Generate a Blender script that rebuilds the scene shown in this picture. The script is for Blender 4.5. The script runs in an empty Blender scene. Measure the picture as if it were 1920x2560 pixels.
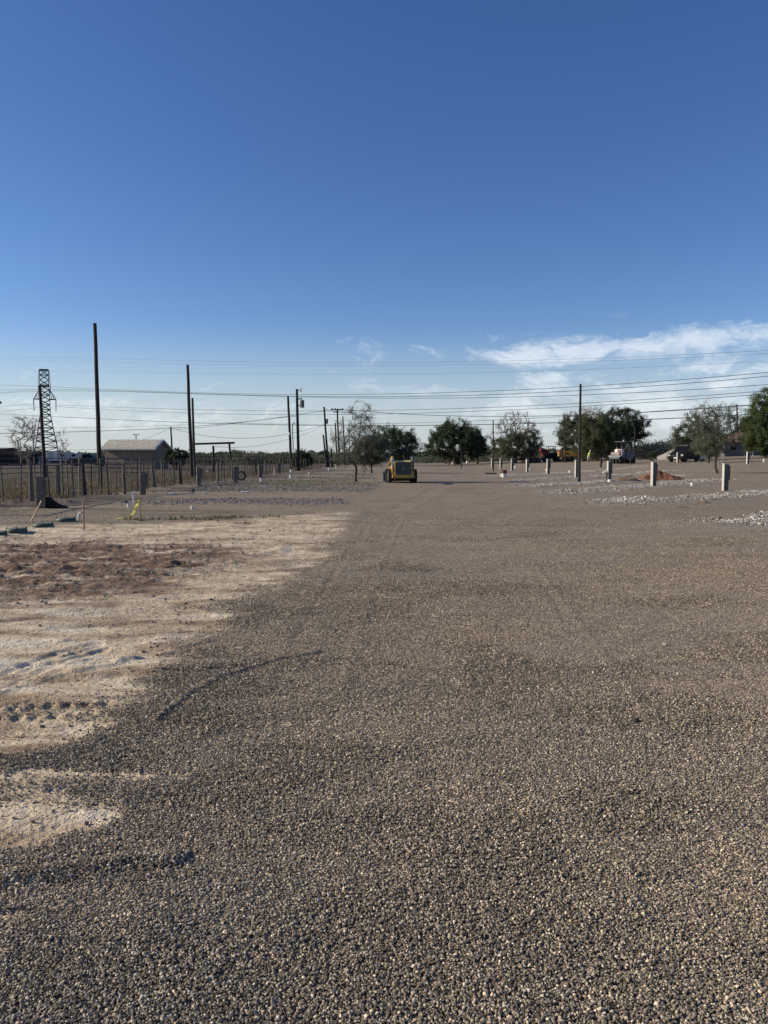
import bpy, math, random
import numpy as np
from mathutils import Vector, Matrix
random.seed(7)
RNG = np.random.default_rng(11)
SC = bpy.context.scene
COL = SC.collection
# ------------------------------------------------------------------ camera
FPX = 1900.0; CAMZ = 1.6
PITCH = math.atan(140 / FPX)
cam_d = bpy.data.cameras.new('camera'); cam = bpy.data.objects.new('camera', cam_d); COL.objects.link(cam)
cam.location = (0, 0, CAMZ); cam.rotation_euler = (math.pi / 2 - PITCH, 0, 0)
cam_d.sensor_fit = 'VERTICAL'; cam_d.sensor_height = 36; cam_d.lens = 36 * FPX / 2560
cam_d.clip_start = 0.05; cam_d.clip_end = 20000
SC.camera = cam
# ------------------------------------------------------------------ light
SUN_EL = math.radians(23); SUN_AZ = math.radians(-86)      # azimuth from +Y, clockwise positive (left of view)
sun_vec = Vector((math.sin(SUN_AZ) * math.cos(SUN_EL), math.cos(SUN_AZ) * math.cos(SUN_EL), math.sin(SUN_EL)))
sd = bpy.data.lights.new('sun', 'SUN'); sd.energy = 4.6; sd.angle = math.radians(0.55); sd.color = (1.0, 0.87, 0.69)
so = bpy.data.objects.new('sun', sd); COL.objects.link(so)
so.rotation_euler = sun_vec.to_track_quat('Z', 'Y').to_euler()
SC.view_settings.view_transform = 'Standard'; SC.view_settings.look = 'None'
SC.view_settings.exposure = 0.3; SC.view_settings.gamma = 1.0
SC.cycles.max_bounces = 5; SC.cycles.diffuse_bounces = 2; SC.cycles.transparent_max_bounces = 4
SC.cycles.volume_bounces = 0

class NT:
    """tiny node-tree writer"""
    def __init__(s, tree): s.t = tree; s.n = tree.nodes; s.l = tree.links
    def node(s, kind, **kw):
        nd = s.n.new(kind)
        for k, v in kw.items(): setattr(nd, k, v)
        return nd
    def put(s, sock, v):
        if hasattr(v, 'is_output'): s.l.new(v, sock)
        elif v is not None: sock.default_value = v
    def math(s, op, a, b=None, c=None, clamp=False):
        nd = s.node('ShaderNodeMath', operation=op, use_clamp=clamp)
        s.put(nd.inputs[0], a)
        if b is not None: s.put(nd.inputs[1], b)
        if c is not None: s.put(nd.inputs[2], c)
        return nd.outputs[0]
    def vmath(s, op, a, b=None, sc=None):
        nd = s.node('ShaderNodeVectorMath', operation=op)
        s.put(nd.inputs[0], a)
        if b is not None: s.put(nd.inputs[1], b)
        if sc is not None: s.put(nd.inputs['Scale'], sc)
        return nd.outputs['Value'] if op in ('LENGTH', 'DOT_PRODUCT') else nd.outputs[0]
    def noise(s, vec, scale, detail=3, rough=0.55, dist=0.0, out='Fac'):
        nd = s.node('ShaderNodeTexNoise'); s.put(nd.inputs['Vector'], vec)
        nd.inputs['Scale'].default_value = scale; nd.inputs['Detail'].default_value = detail
        nd.inputs['Roughness'].default_value = rough; nd.inputs['Distortion'].default_value = dist
        return nd.outputs[out]
    def voro(s, vec, scale, out='Distance', feature='F1', rnd=1.0):
        nd = s.node('ShaderNodeTexVoronoi', feature=feature); s.put(nd.inputs['Vector'], vec)
        nd.inputs['Scale'].default_value = scale; nd.inputs['Randomness'].default_value = rnd
        return nd.outputs[out]
    def ramp(s, fac, stops, interp='LINEAR'):
        nd = s.node('ShaderNodeValToRGB'); s.put(nd.inputs[0], fac); cr = nd.color_ramp; cr.interpolation = interp
        while len(cr.elements) < len(stops): cr.elements.new(0.5)
        for e, (p, c) in zip(cr.elements, stops):
            e.position = p; e.color = (c, c, c, 1) if isinstance(c, (int, float)) else (*c, 1)
        return nd.outputs[0]
    def mix(s, fac, a, b, blend='MIX'):
        nd = s.node('ShaderNodeMix', data_type='RGBA', blend_type=blend)
        s.put(nd.inputs[0], fac)
        for k, v in ((6, a), (7, b)): s.put(nd.inputs[k], (*v, 1) if isinstance(v, tuple) and len(v) == 3 else v)
        return nd.outputs[2]
    def map(s, v, a, b, c=0.0, d=1.0, smooth=False):
        nd = s.node('ShaderNodeMapRange', interpolation_type='SMOOTHSTEP' if smooth else 'LINEAR')
        s.put(nd.inputs[0], v)
        for i, q in enumerate((a, b, c, d)): s.put(nd.inputs[i + 1], q)
        return nd.outputs[0]

# world: Nishita daylight with cirrus ------------------------------------------------
W = bpy.data.worlds.new('World'); SC.world = W; W.use_nodes = True
w = NT(W.node_tree); w.n.clear()
sky = w.node('ShaderNodeTexSky', sky_type='NISHITA'); sky.sun_disc = False
sky.sun_elevation = SUN_EL; sky.sun_rotation = SUN_AZ; sky.altitude = 900
sky.air_density = 1.0; sky.dust_density = 0.6; sky.ozone_density = 3.0
geo = w.node('ShaderNodeTexCoord').outputs['Generated']
sp = w.node('ShaderNodeSeparateXYZ'); w.put(sp.inputs[0], geo)
dx, dy, dz = sp.outputs
el = w.math('MULTIPLY', w.math('ARCSINE', dz), 57.2958)
az = w.math('MULTIPLY', w.math('ARCTAN2', dx, dy), 57.2958)      # degrees right of +Y
# cirrus drawn over sky direction (azimuth, elevation in degrees): fallstreaks that lean up to the right
cv = w.node('ShaderNodeCombineXYZ'); w.put(cv.inputs[0], w.math('MULTIPLY', az, .105)); w.put(cv.inputs[1], w.math('MULTIPLY', el, .20))
cc = cv.outputs[0]
warp = w.noise(cc, 1.3, 4, 0.6, 0, 'Color')
wc = w.vmath('ADD', cc, w.vmath('SCALE', w.vmath('SUBTRACT', warp, (0.5, 0.5, 0.5)), sc=1.0))
mp = w.node('ShaderNodeMapping'); w.put(mp.inputs[0], wc); mp.inputs['Rotation'].default_value = (0, 0, math.radians(-24)); mp.inputs['Scale'].default_value = (0.75, 2.1, 1)
n1 = w.noise(mp.outputs[0], 1.7, 8, 0.62, 0.2)
n2 = w.noise(wc, 3.4, 7, 0.66, 0.3)
bc = w.math('ADD', w.math('MULTIPLY', az, 0.050), 6.75)
bd = w.math('DIVIDE', w.math('SUBTRACT', el, bc), w.map(az, 6, 13, 0.9, 1.55))
band = w.math('EXPONENT', w.math('MULTIPLY', w.math('MULTIPLY', bd, bd), -1.0))
band = w.math('MULTIPLY', band, w.map(az, 4.5, 9.5, smooth=True))
low = w.math('MULTIPLY', w.map(el, 0.4, 2.2, smooth=True), w.map(el, 5.5, 8.0, 1, 0, smooth=True))
low = w.math('MULTIPLY', low, w.map(az, 0.0, 14.0, 0.34, 0.82, smooth=True))
lowl = w.math('MULTIPLY', w.math('MULTIPLY', w.map(el, 0.8, 2.2, smooth=True), w.map(el, 3.6, 5.2, 1, 0, smooth=True)), w.map(az, -3, 4, 0.66, 0.0))
wisp = w.math('MULTIPLY', w.map(el, 8.0, 11.5, 0.44, 0, smooth=True), w.map(az, -12, -2, 0.2, 1.0, smooth=True))
cov = w.math('MAXIMUM', w.math('MAXIMUM', band, wisp), w.math('MAXIMUM', low, lowl))
den = w.math('ADD', w.math('MULTIPLY', n1, 0.60), w.math('MULTIPLY', n2, 0.40))
thr = w.math('SUBTRACT', 0.645, w.math('MULTIPLY', cov, 0.31))
cl = w.math('MULTIPLY', w.map(w.math('SUBTRACT', den, thr), 0.0, 0.25, smooth=True), w.map(cov, 0.03, 0.35))
cl = w.math('MULTIPLY', cl, 0.62)
# colour of clear sky: deepen the zenith side a little (iPhone-like), pale dusty horizon
skyc = w.node('ShaderNodeHueSaturation'); w.put(skyc.inputs['Color'], sky.outputs[0]); skyc.inputs['Saturation'].default_value = 1.20; skyc.inputs['Hue'].default_value = 0.513
hz = w.map(el, 0.0, 10.0, 0.80, 0.0, smooth=True)
c1 = w.mix(hz, skyc.outputs[0], (4.6, 4.98, 5.45))
c2 = w.mix(cl, c1, (7.6, 8.0, 8.4))
bg = w.node('ShaderNodeBackground'); w.put(bg.inputs[0], c2); bg.inputs[1].default_value = 0.102
w.put(w.node('ShaderNodeOutputWorld').inputs[0], bg.outputs[0])

# ------------------------------------------------------------------ numeric noise + terrain
_T = np.random.default_rng(5).random((16, 256, 256))
def vn(x, y, seed=0):
    x = np.asarray(x, float); y = np.asarray(y, float)
    xi = np.floor(x).astype(int); yi = np.floor(y).astype(int); fx = x - xi; fy = y - yi
    fx = fx * fx * (3 - 2 * fx); fy = fy * fy * (3 - 2 * fy); T = _T[seed % 16]
    a = T[xi % 256, yi % 256]; b = T[(xi + 1) % 256, yi % 256]; c = T[xi % 256, (yi + 1) % 256]; d = T[(xi + 1) % 256, (yi + 1) % 256]
    return (a * (1 - fx) + b * fx) * (1 - fy) + (c * (1 - fx) + d * fx) * fy
def fbm(x, y, s, o=4, seed=0, g=0.5):
    v = 0; a = 1; t = 0; f = s
    for i in range(o):
        v = v + a * vn(x * f + 17.3 * i, y * f - 9.1 * i, seed + i); t += a; a *= g; f *= 2.03
    return v / t
def ss(a, b, x):
    t = np.clip((np.asarray(x, float) - a) / (b - a), 0, 1); return t * t * (3 - 2 * t)
def rise(x, y):
    x = np.asarray(x, float)
    t = np.log1p(np.exp(np.clip((x - 14) / 2.0, -40, 40))) * 2.0
    t = np.minimum(t, 60)
    return 0.036 * t * ss(36, 88, y)
XB = np.array([(-9, -3), (2.3, -3), (2.49, -1.25), (2.56, -1.22), (2.63, -3), (2.93, -3), (3.0, -1.45), (3.1, -1.35), (3.2, -1.2), (3.34, -1.18), (3.43, -1.4), (3.55, -1.6), (3.66, -1.2), (3.72, -1.12), (3.79, -1.6),
               (3.88, -2.3), (3.98, -2.1), (4.1, -1.83), (4.4, -1.69), (4.9, -1.57), (5.24, -1.7), (5.96, -1.66), (6.6, -1.5), (8.44, -1.51), (9.8, -1.34), (11.7, -1.11), (14.5, -1.07), (21.7, -1.03), (24, -1.0)])
def m_sand(x, y):
    wob = (fbm(x, y, 1.7, 5, 3, .65) - .5) * (0.42 + 0.06 * np.clip(y, 0, 14))
    xb = np.interp(y, XB[:, 0], XB[:, 1]) + wob
    w_ = 0.05 + 0.022 * np.clip(y, 0, 20)
    yt = np.interp(x, [-20, -9, -3, -1], [15.6, 16.9, 19.6, 21.8]) + (fbm(x, y, .8, 3, 9) - .5) * 1.8
    tong = ss(.53, .64, fbm(x * .8 + .2 * y, y * 2.2 - .3 * x, 1.0 , 4, 11, .6)) * np.exp(-np.clip(xb - x, 0, 9) / (.35 + .10 * np.clip(y, 0, 12))) * .7
    return ss(-w_, w_, xb - x) * ss(-.35, .35, yt - y) * (1 - tong)
def m_red(x, y):
    v = fbm(x * 0.45, y, .55, 4, 6, .6)
    band = ss(7.2, 9.6, y) * ss(16.2, 13.8, y) * ss(-1.7, -3.4, x)
    return np.clip(band * ss(.30, .56, v) + 0.35 * ss(.55, .7, v) * ss(-1.6, -3, x) * ss(22, 18, y), 0, 1)
STRIP_R = [((8.75, 16.5), (24, 30.0), 2.3), ((7.0, 25.2), (21, 36.5), 1.15), ((6.9, 32.0), (23, 51), 1.1), ((6.9, 38.4), (24, 60), 0.95), ((7.5, 47), (27, 70), 0.9), ((8, 58), (30, 84), 1.0)]
STRIP_L = [(24.8, 28.2, -1.35, -8.2), (33.4, 38.2, -0.7, -9.5), (39.5, 44.6, -0.5, -10), (52, 56, -0.6, -9), (63, 68, -1, -9), (78, 84, -1, -8)]
def m_stone(x, y):
    n = (fbm(x, y, .9, 3, 12) - .5); n2 = fbm(x, y, .55, 3, 2)
    v = np.zeros_like(np.asarray(x, float))
    for (a, b, r) in STRIP_R:
        a = np.array(a); b = np.array(b); d = b - a; L = np.hypot(*d); t = ((x - a[0]) * d[0] + (y - a[1]) * d[1]) / L ** 2
        tc = np.clip(t, 0, 1); dist = np.hypot(x - a[0] - tc * d[0], y - a[1] - tc * d[1])
        v = np.maximum(v, ss(r * (1.5 if r < 2 else 1.1), r * (.45 if r < 2 else .8), dist + n * r * (2.2 if r < 2 else .9)) * (1 if r > 2 else .25 + .75 * ss(.36, .52, n2)) * ss(-.14, .03, t + n * .1) * ss(1.02, .8, t))
    return v
def m_lstone(x, y):
    n = (fbm(x, y, .7, 3, 13) - .5)
    v = np.zeros_like(np.asarray(x, float))
    for (y0, y1, x1, x0) in STRIP_L:
        yy = y - (-x) * 0.03 * 0 + n * 1.2
        v = np.maximum(v, ss(y0 - .3, y0 + .5, yy) * ss(y1 + .3, y1 - .5, yy) * ss(x1 + .5, x1 - .4, x + n) * ss(x0 - 1.5, x0 + 1, x + n * 3))
    return v
# linear marks: points (X,Y), width, height, kind
def gp0(px, py):      # pixel of the photograph -> flat ground metres
    vx = (px - 960) / FPX; vy = (1280 - py) / FPX
    dyy = math.cos(PITCH) + vy * math.sin(PITCH); dzz = -math.sin(PITCH) + vy * math.cos(PITCH)
    t = -CAMZ / dzz; return (vx * t, dyy * t)
MARKS = [  # (polyline in ground metres, half-width, height, lug spacing)
    ([gp0(*p) for p in ((390, 1805), (470, 1735), (560, 1690), (680, 1648), (800, 1628))], .028, .030, 0),
    ([gp0(*p) for p in ((-120, 2225), (60, 2200), (200, 2175), (330, 2158), (430, 2150))], .05, .055, 0),
    ([gp0(*p) for p in ((-60, 1712), (60, 1660), (150, 1625), (240, 1605))], .05, -.035, 0),
    ([gp0(*p) for p in ((-60, 1728), (60, 1676), (150, 1638), (250, 1610))], .04, -.03, 0),
    ([gp0(*p) for p in ((-60, 1744), (60, 1690), (150, 1650), (260, 1618))], .05, -.03, 0),
    ([gp0(*p) for p in ((0, 1730), (120, 1690), (250, 1660), (340, 1640))], .05, .03, 0),
    ([gp0(*p) for p in ((300, 1648), (420, 1625), (520, 1600))], .05, .03, 0),
    ([gp0(*p) for p in ((0, 1500), (150, 1490), (300, 1478), (420, 1470))], .12, -.05, 0),
    ([gp0(*p) for p in ((0, 1555), (140, 1530), (300, 1510), (500, 1490))], .10, -.03, 0),
    ([gp0(*p) for p in ((350, 1330), (450, 1330), (560, 1318))], .3, .05, 0),
    ([gp0(*p) for p in ((380, 1405), (500, 1400), (640, 1385), (700, 1375))], .28, .07, 0),
    ([gp0(*p) for p in ((-80, 1765), (100, 1762), (250, 1755), (350, 1742))], .05, -.030, .11),
    ([gp0(*p) for p in ((-80, 1790), (100, 1784), (250, 1775), (330, 1764))], .045, -.026, .11),
    ([gp0(*p) for p in ((760, 1545), (960, 1540), (1200, 1534), (1420, 1545))], .07, .016, 0),
    ([gp0(*p) for p in ((800, 1590), (880, 1580), (960, 1572))], .3, .012, .09),
    ([gp0(*p) for p in ((560, 1345), (760, 1320), (1000, 1290), (1180, 1260), (1300, 1228))], .25, .02, 0),
    ([gp0(*p) for p in ((900, 1390), (1100, 1340), (1250, 1290), (1330, 1250))], .25, -.02, 0),
    ([gp0(*p) for p in ((1000, 1420), (1300, 1380), (1600, 1350), (1950, 1335))], .2, .015, 0),
    ([gp0(*p) for p in ((1020, 1860), (1250, 1830), (1600, 1800), (1950, 1790))], .10, .014, 0),
    ([gp0(*p) for p in ((1200, 1195), (1100, 1215), (1040, 1250), (900, 1300))], .3, -.025, 0),
    ([gp0(*p) for p in ((1600, 1300), (1700, 1296), (1800, 1284), (1950, 1268))], .15, .03, 0),
    ([gp0(*p) for p in ((-200, 1405), (120, 1377), (360, 1359), (659, 1343))], 0.03, -0.045, 0),
    ([gp0(*p) for p in ((-200, 1447), (120, 1419), (360, 1401), (536, 1385))], 0.05, 0.035, 0),
    ([gp0(*p) for p in ((-200, 1482), (120, 1454), (360, 1436), (579, 1420))], 0.04, -0.045, 0),
    ([gp0(*p) for p in ((-200, 1523), (120, 1495), (360, 1477), (660, 1461))], 0.04, -0.045, 0),
    ([gp0(*p) for p in ((-200, 1567), (120, 1539), (360, 1521), (579, 1505))], 0.05, -0.045, 0),
    ([gp0(*p) for p in ((-200, 1598), (120, 1570), (360, 1552), (523, 1536))], 0.05, -0.035, 0),
    ([gp0(*p) for p in ((-200, 1632), (120, 1604), (360, 1586), (530, 1570))], 0.04, -0.035, 0),
    ([gp0(*p) for p in ((-200, 1681), (120, 1653), (360, 1635), (588, 1619))], 0.04, -0.045, 0),
    ([gp0(*p) for p in ((-200, 1720), (120, 1692), (360, 1674), (619, 1658))], 0.05, 0.035, 0),
    ([gp0(*p) for p in ((700, 1700), (760, 1560), (830, 1440), (930, 1300))], .05, -0.010, 0),
    ([gp0(*p) for p in ((860, 1720), (900, 1560), (950, 1420), (1010, 1290))], .05, 0.010, 0),
    ([gp0(*p) for p in ((1700, 1900), (1560, 1700), (1450, 1560), (1330, 1400))], .05, 0.010, 0),
    ([gp0(*p) for p in ((1900, 1720), (1700, 1560), (1500, 1430), (1300, 1320))], .05, -0.010, 0),
    ([gp0(*p) for p in ((300, 1990), (640, 1940), (1000, 1925), (1500, 1950))], .05, 0.008, 0),
    ([gp0(*p) for p in ((900, 1500), (1150, 1485), (1500, 1480), (1920, 1470))], .05, -0.010, 0),
    ([gp0(*p) for p in ((620, 1440), (900, 1425), (1300, 1415), (1920, 1400))], .05, 0.008, 0),
]
def marks(x, y):
    h = np.zeros_like(x)
    for pl, wd, ht, lug in MARKS:
        P = np.array(pl); x0, y0 = P.min(0) - wd * 4; x1, y1 = P.max(0) + wd * 4
        sel = (x > x0) & (x < x1) & (y > y0) & (y < y1)
        if not sel.any(): continue
        xs = x[sel]; ys = y[sel]; best = np.full(xs.shape, 1e9); sb = np.zeros_like(xs); s0 = 0; sg = np.zeros_like(xs)
        for a, b in zip(P[:-1], P[1:]):
            d = b - a; L = np.hypot(*d); t = np.clip(((xs - a[0]) * d[0] + (ys - a[1]) * d[1]) / L ** 2, 0, 1)
            ex = xs - a[0] - t * d[0]; ey = ys - a[1] - t * d[1]; q = np.hypot(ex, ey); m = q < best
            best[m] = q[m]; sb[m] = s0 + t[m] * L; sg[m] = np.sign(d[0] * ey[m] - d[1] * ex[m]); s0 += L
        q = best / wd + (fbm(xs, ys, 6, 2, 4) - .5) * .8
        pr = np.exp(-q * q) - 0.35 * np.exp(-(q - 1.7) ** 2 * 2)
        if lug:
            ph = ((sb / lug * (1 + .25 * (fbm(xs, ys, 1.2, 2, 3) - .5)) + 0.35 * sg + .8 * q * sg * .3) % 1.0)
            pr = np.exp(-(best / wd) ** 4) * np.where(ph < .5, 1, -.5) * ss(.3, .6, fbm(xs, ys, 3.1, 2, 9))
        h[sel] += .42 * ht * pr * (0.55 + 0.9 * fbm(xs, ys, 1.5, 2, 8))
    return h
def relief(x, y):
    x = np.asarray(x, float); y = np.asarray(y, float)
    sd_ = m_sand(x, y)
    near = ss(160, 60, y)
    g = (fbm(x, y, .35, 3, 1) - .5) * .05 + (fbm(x * 0.6, y * 1.4, 1.1, 3, 2) - .5) * .028 + (fbm(x, y, 5.0, 3, 10) - .5) * .013
    rdm = m_red(x, y)
    s = (fbm(x * .22 + y * .12, y * 1.6 - x * .1, 2.2, 4, 5, .62) - .5) * .055 + (fbm(x * .55, y, 1.3, 3, 8) - .5) * .03 + (fbm(x * .8, y, 7.0, 3, 7, .6) - .5) * (.022 + .055 * rdm + .026 * ss(8.5, 10.5, y)) - .012
    st = (m_stone(x, y) + .8 * m_lstone(x, y)) * (.05 + .03 * fbm(x, y, 3.5, 2, 14))
    left = ss(-9.5, -11, x) * ss(20, 24, y)
    return near * (g * (1 - sd_) + s * sd_ + st) + marks(np.atleast_1d(x), np.atleast_1d(y)).reshape(x.shape) + left * (fbm(x, y, .8, 3, 11) - .4) * .18 * near
def H(x, y):
    x = np.asarray(x, float); y = np.asarray(y, float)
    return rise(x, y) + relief(x, y)
def Hs(x, y): return float(H(np.array([float(x)]), np.array([float(y)]))[0])

def ray(px, py):
    vx = (px - 960) / FPX; vy = (1280 - py) / FPX
    return np.array([vx, math.cos(PITCH) + vy * math.sin(PITCH), -math.sin(PITCH) + vy * math.cos(PITCH)])
def D(px, py, Y):          # point seen at a pixel of the photograph at distance Y
    d = ray(px, py); t = Y / d[1]; return Vector((d[0] * t, Y, CAMZ + d[2] * t))
def G(px, py):             # ground point seen at a pixel of the photograph
    d = ray(px, py); lo = None; Y = 1.5
    while Y < 400:
        t = Y / d[1]; z = CAMZ + d[2] * t; g = float(rise(np.array([d[0] * t]), np.array([Y]))[0])
        if z <= g: break
        Y *= 1.004
    x = d[0] * Y / d[1]; return Vector((x, Y, Hs(x, Y)))

# ------------------------------------------------------------------ mesh building
MATS = {}
def material(name, col, rough=.7, metal=0., var=.25, scale=6., bump=.0, bscale=40., col2=None, spec=.4, trans=0.0, coord='Object', streak=None):
    if name in MATS: return MATS[name]
    m = bpy.data.materials.new(name); m.use_nodes = True; t = NT(m.node_tree); t.n.clear()
    tc = t.node('ShaderNodeTexCoord').outputs[coord]
    if streak:
        mp_ = t.node('ShaderNodeMapping'); t.put(mp_.inputs[0], tc); mp_.inputs['Scale'].default_value = streak; tc = mp_.outputs[0]
    n = t.noise(tc, scale, 5, .6)
    c2 = col2 or tuple(max(0, c * (1 - var)) for c in col); c1 = tuple(min(1, c * (1 + var)) for c in col) if not col2 else col
    c = t.mix(t.map(n, .3, .7), c2, c1)
    b = t.node('ShaderNodeBsdfPrincipled'); t.put(b.inputs['Base Color'], c)
    t.put(b.inputs['Roughness'], t.map(n, .2, .8, min(1, rough + .1), max(.05, rough - .1)))
    b.inputs['Metallic'].default_value = metal; b.inputs['Specular IOR Level'].default_value = spec
    if bump:
        bn = t.node('ShaderNodeBump'); bn.inputs['Strength'].default_value = bump; bn.inputs['Distance'].default_value = .02
        t.put(bn.inputs['Height'], t.noise(tc, bscale, 4, .6)); t.put(b.inputs['Normal'], bn.outputs[0])
    sh = b.outputs[0]
    if trans:
        tr = t.node('ShaderNodeBsdfTranslucent'); t.put(tr.inputs[0], c); mx = t.node('ShaderNodeMixShader'); mx.inputs[0].default_value = trans
        t.l.new(sh, mx.inputs[1]); t.l.new(tr.outputs[0], mx.inputs[2]); sh = mx.outputs[0]
    t.put(t.node('ShaderNodeOutputMaterial').inputs[0], sh); MATS[name] = m; return m

class MB:
    def __init__(s): s.v = []; s.f = []
    def add(s, vs, fs):
        o = len(s.v); s.v += [tuple(p) for p in vs]; s.f += [tuple(i + o for i in f) for f in fs]; return s
    def box(s, c, d, b=0.0, rot=None):
        c = Vector(c); hx, hy, hz = d[0] / 2, d[1] / 2, d[2] / 2; b = min(b, hx * .9, hy * .9, hz * .9)
        R = rot.to_matrix() if hasattr(rot, 'to_matrix') else (Matrix.Rotation(rot, 3, 'Z') if rot is not None else None)
        if b <= 0:
            vs = [Vector((x * hx, y * hy, z * hz)) for x in (-1, 1) for y in (-1, 1) for z in (-1, 1)]
            fs = [(0, 1, 3, 2), (4, 6, 7, 5), (0, 4, 5, 1), (2, 3, 7, 6), (0, 2, 6, 4), (1, 5, 7, 3)]
        else:
            vs = []; ix = {}
            for x in (-1, 1):
                for y in (-1, 1):
                    for z in (-1, 1):
                        for k, q in enumerate(((hx, hy - b, hz - b), (hx - b, hy, hz - b), (hx - b, hy - b, hz))):
                            ix[(x, y, z, k)] = len(vs); vs.append(Vector((x * q[0], y * q[1], z * q[2])))
            fs = []
            def fc(l, out):
                a, b_, c_ = [vs[i] for i in l[:3]]; n = (b_ - a).cross(c_ - a)
                fs.append(tuple(l) if n.dot(Vector(out)) > 0 else tuple(reversed(l)))
            for sg in (-1, 1):
                fc([ix[(sg, *q, 0)] for q in ((-1, -1), (1, -1), (1, 1), (-1, 1))], (sg, 0, 0))
                fc([ix[(q[0], sg, q[1], 1)] for q in ((-1, -1), (1, -1), (1, 1), (-1, 1))], (0, sg, 0))
                fc([ix[(*q, sg, 2)] for q in ((-1, -1), (1, -1), (1, 1), (-1, 1))], (0, 0, sg))
            for p in (-1, 1):
                for q in (-1, 1):
                    fc([ix[(p, q, -1, 0)], ix[(p, q, 1, 0)], ix[(p, q, 1, 1)], ix[(p, q, -1, 1)]], (p, q, 0))
                    fc([ix[(p, -1, q, 0)], ix[(p, 1, q, 0)], ix[(p, 1, q, 2)], ix[(p, -1, q, 2)]], (p, 0, q))
                    fc([ix[(-1, p, q, 1)], ix[(1, p, q, 1)], ix[(1, p, q, 2)], ix[(-1, p, q, 2)]], (0, p, q))
                    for r in (-1, 1): fc([ix[(p, q, r, k)] for k in range(3)], (p, q, r))
        if R is not None: vs = [R @ v for v in vs]
        return s.add([v + c for v in vs], fs)
    def tube(s, pts, rad, n=8, cap=True):
        pts = [Vector(p) for p in pts]; m = len(pts)
        if not hasattr(rad, '__len__'): rad = [rad] * m
        vs = []; prev = None
        for i, p in enumerate(pts):
            t = (pts[min(i + 1, m - 1)] - pts[max(i - 1, 0)]).normalized()
            if prev is None:
                u = t.cross(Vector((0, 0, 1)));
                if u.length < 1e-3: u = t.cross(Vector((0, 1, 0)))
            else: u = prev - t * prev.dot(t)
            u.normalize(); prev = u; w_ = t.cross(u)
            for k in range(n):
                a = 2 * math.pi * k / n; vs.append(p + (u * math.cos(a) + w_ * math.sin(a)) * rad[i])
        fs = [(i * n + k, i * n + (k + 1) % n, (i + 1) * n + (k + 1) % n, (i + 1) * n + k) for i in range(m - 1) for k in range(n)]
        if cap: fs += [tuple(range(n - 1, -1, -1)), tuple(range((m - 1) * n, m * n))]
        return s.add(vs, fs)
    def bar(s, a, b, w_=.05): return s.tube([a, b], w_ * .62, 4)
    def prism(s, prof, y0, y1, axis='Y'):      # prof in (x,z), extruded along Y (or in (y,z) along X)
        n = len(prof)
        mk = (lambda p, q: (p[0], q, p[1])) if axis == 'Y' else (lambda p, q: (q, p[0], p[1]))
        vs = [mk(p, y0) for p in prof] + [mk(p, y1) for p in prof]
        fs = [tuple(range(n)), tuple(range(2 * n - 1, n - 1, -1))] + [(k, n + k, n + (k + 1) % n, (k + 1) % n) for k in range(n)]
        return s.add(vs, fs)
    def lathe(s, prof, n=16, c=(0, 0, 0), axis='Z'):
        vs = []
        for r, z in prof:
            for k in range(n):
                a = 2 * math.pi * k / n; p = (r * math.cos(a), r * math.sin(a), z)
                if axis == 'X': p = (p[2], p[0], p[1])
                if axis == 'Y': p = (p[0], p[2], p[1])
                vs.append((p[0] + c[0], p[1] + c[1], p[2] + c[2]))
        m = len(prof)
        fs = [(i * n + k, i * n + (k + 1) % n, (i + 1) * n + (k + 1) % n, (i + 1) * n + k) for i in range(m - 1) for k in range(n)]
        fs += [tuple(range(n)), tuple(range((m - 1) * n, m * n))]
        return s.add(vs, fs)
    def build(s, name, mat, parent=None, smooth=False, loc=None):
        me = bpy.data.meshes.new(name); me.from_pydata(s.v, [], s.f); me.update()
        if smooth: me.polygons.foreach_set('use_smooth', [True] * len(me.polygons))
        me.materials.append(mat); o = bpy.data.objects.new(name, me); COL.objects.link(o)
        if len(s.f) < 60000:
            import bmesh
            bm = bmesh.new(); bm.from_mesh(me); bmesh.ops.recalc_face_normals(bm, faces=bm.faces); bm.to_mesh(me); bm.free()
        if parent is not None: o.parent = parent
        if loc is not None: o.location = loc
        return o
def tag(o, label=None, cat=None, group=None, kind=None):
    for k, v in (('label', label), ('category', cat), ('group', group), ('kind', kind)):
        if v: o[k] = v
    return o
def empty(name, loc, label, cat, group=None, rz=0.0):
    o = bpy.data.objects.new(name, None); COL.objects.link(o); o.location = loc; o.rotation_euler = (0, 0, rz)
    o.empty_display_size = .2
    return tag(o, label, cat, group)
def copy_thing(o, loc, label, rz=None, group=None, scale=None):
    r = o.copy(); COL.objects.link(r); r.location = loc; r['label'] = label
    if rz is not None: r.rotation_euler = (0, 0, rz)
    if group: r['group'] = group
    if scale: r.scale = (scale,) * 3
    for ch in list(o.children):
        c = ch.copy(); COL.objects.link(c); c.parent = r
        for g in list(ch.children):
            d = g.copy(); COL.objects.link(d); d.parent = c
    return r

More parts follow.
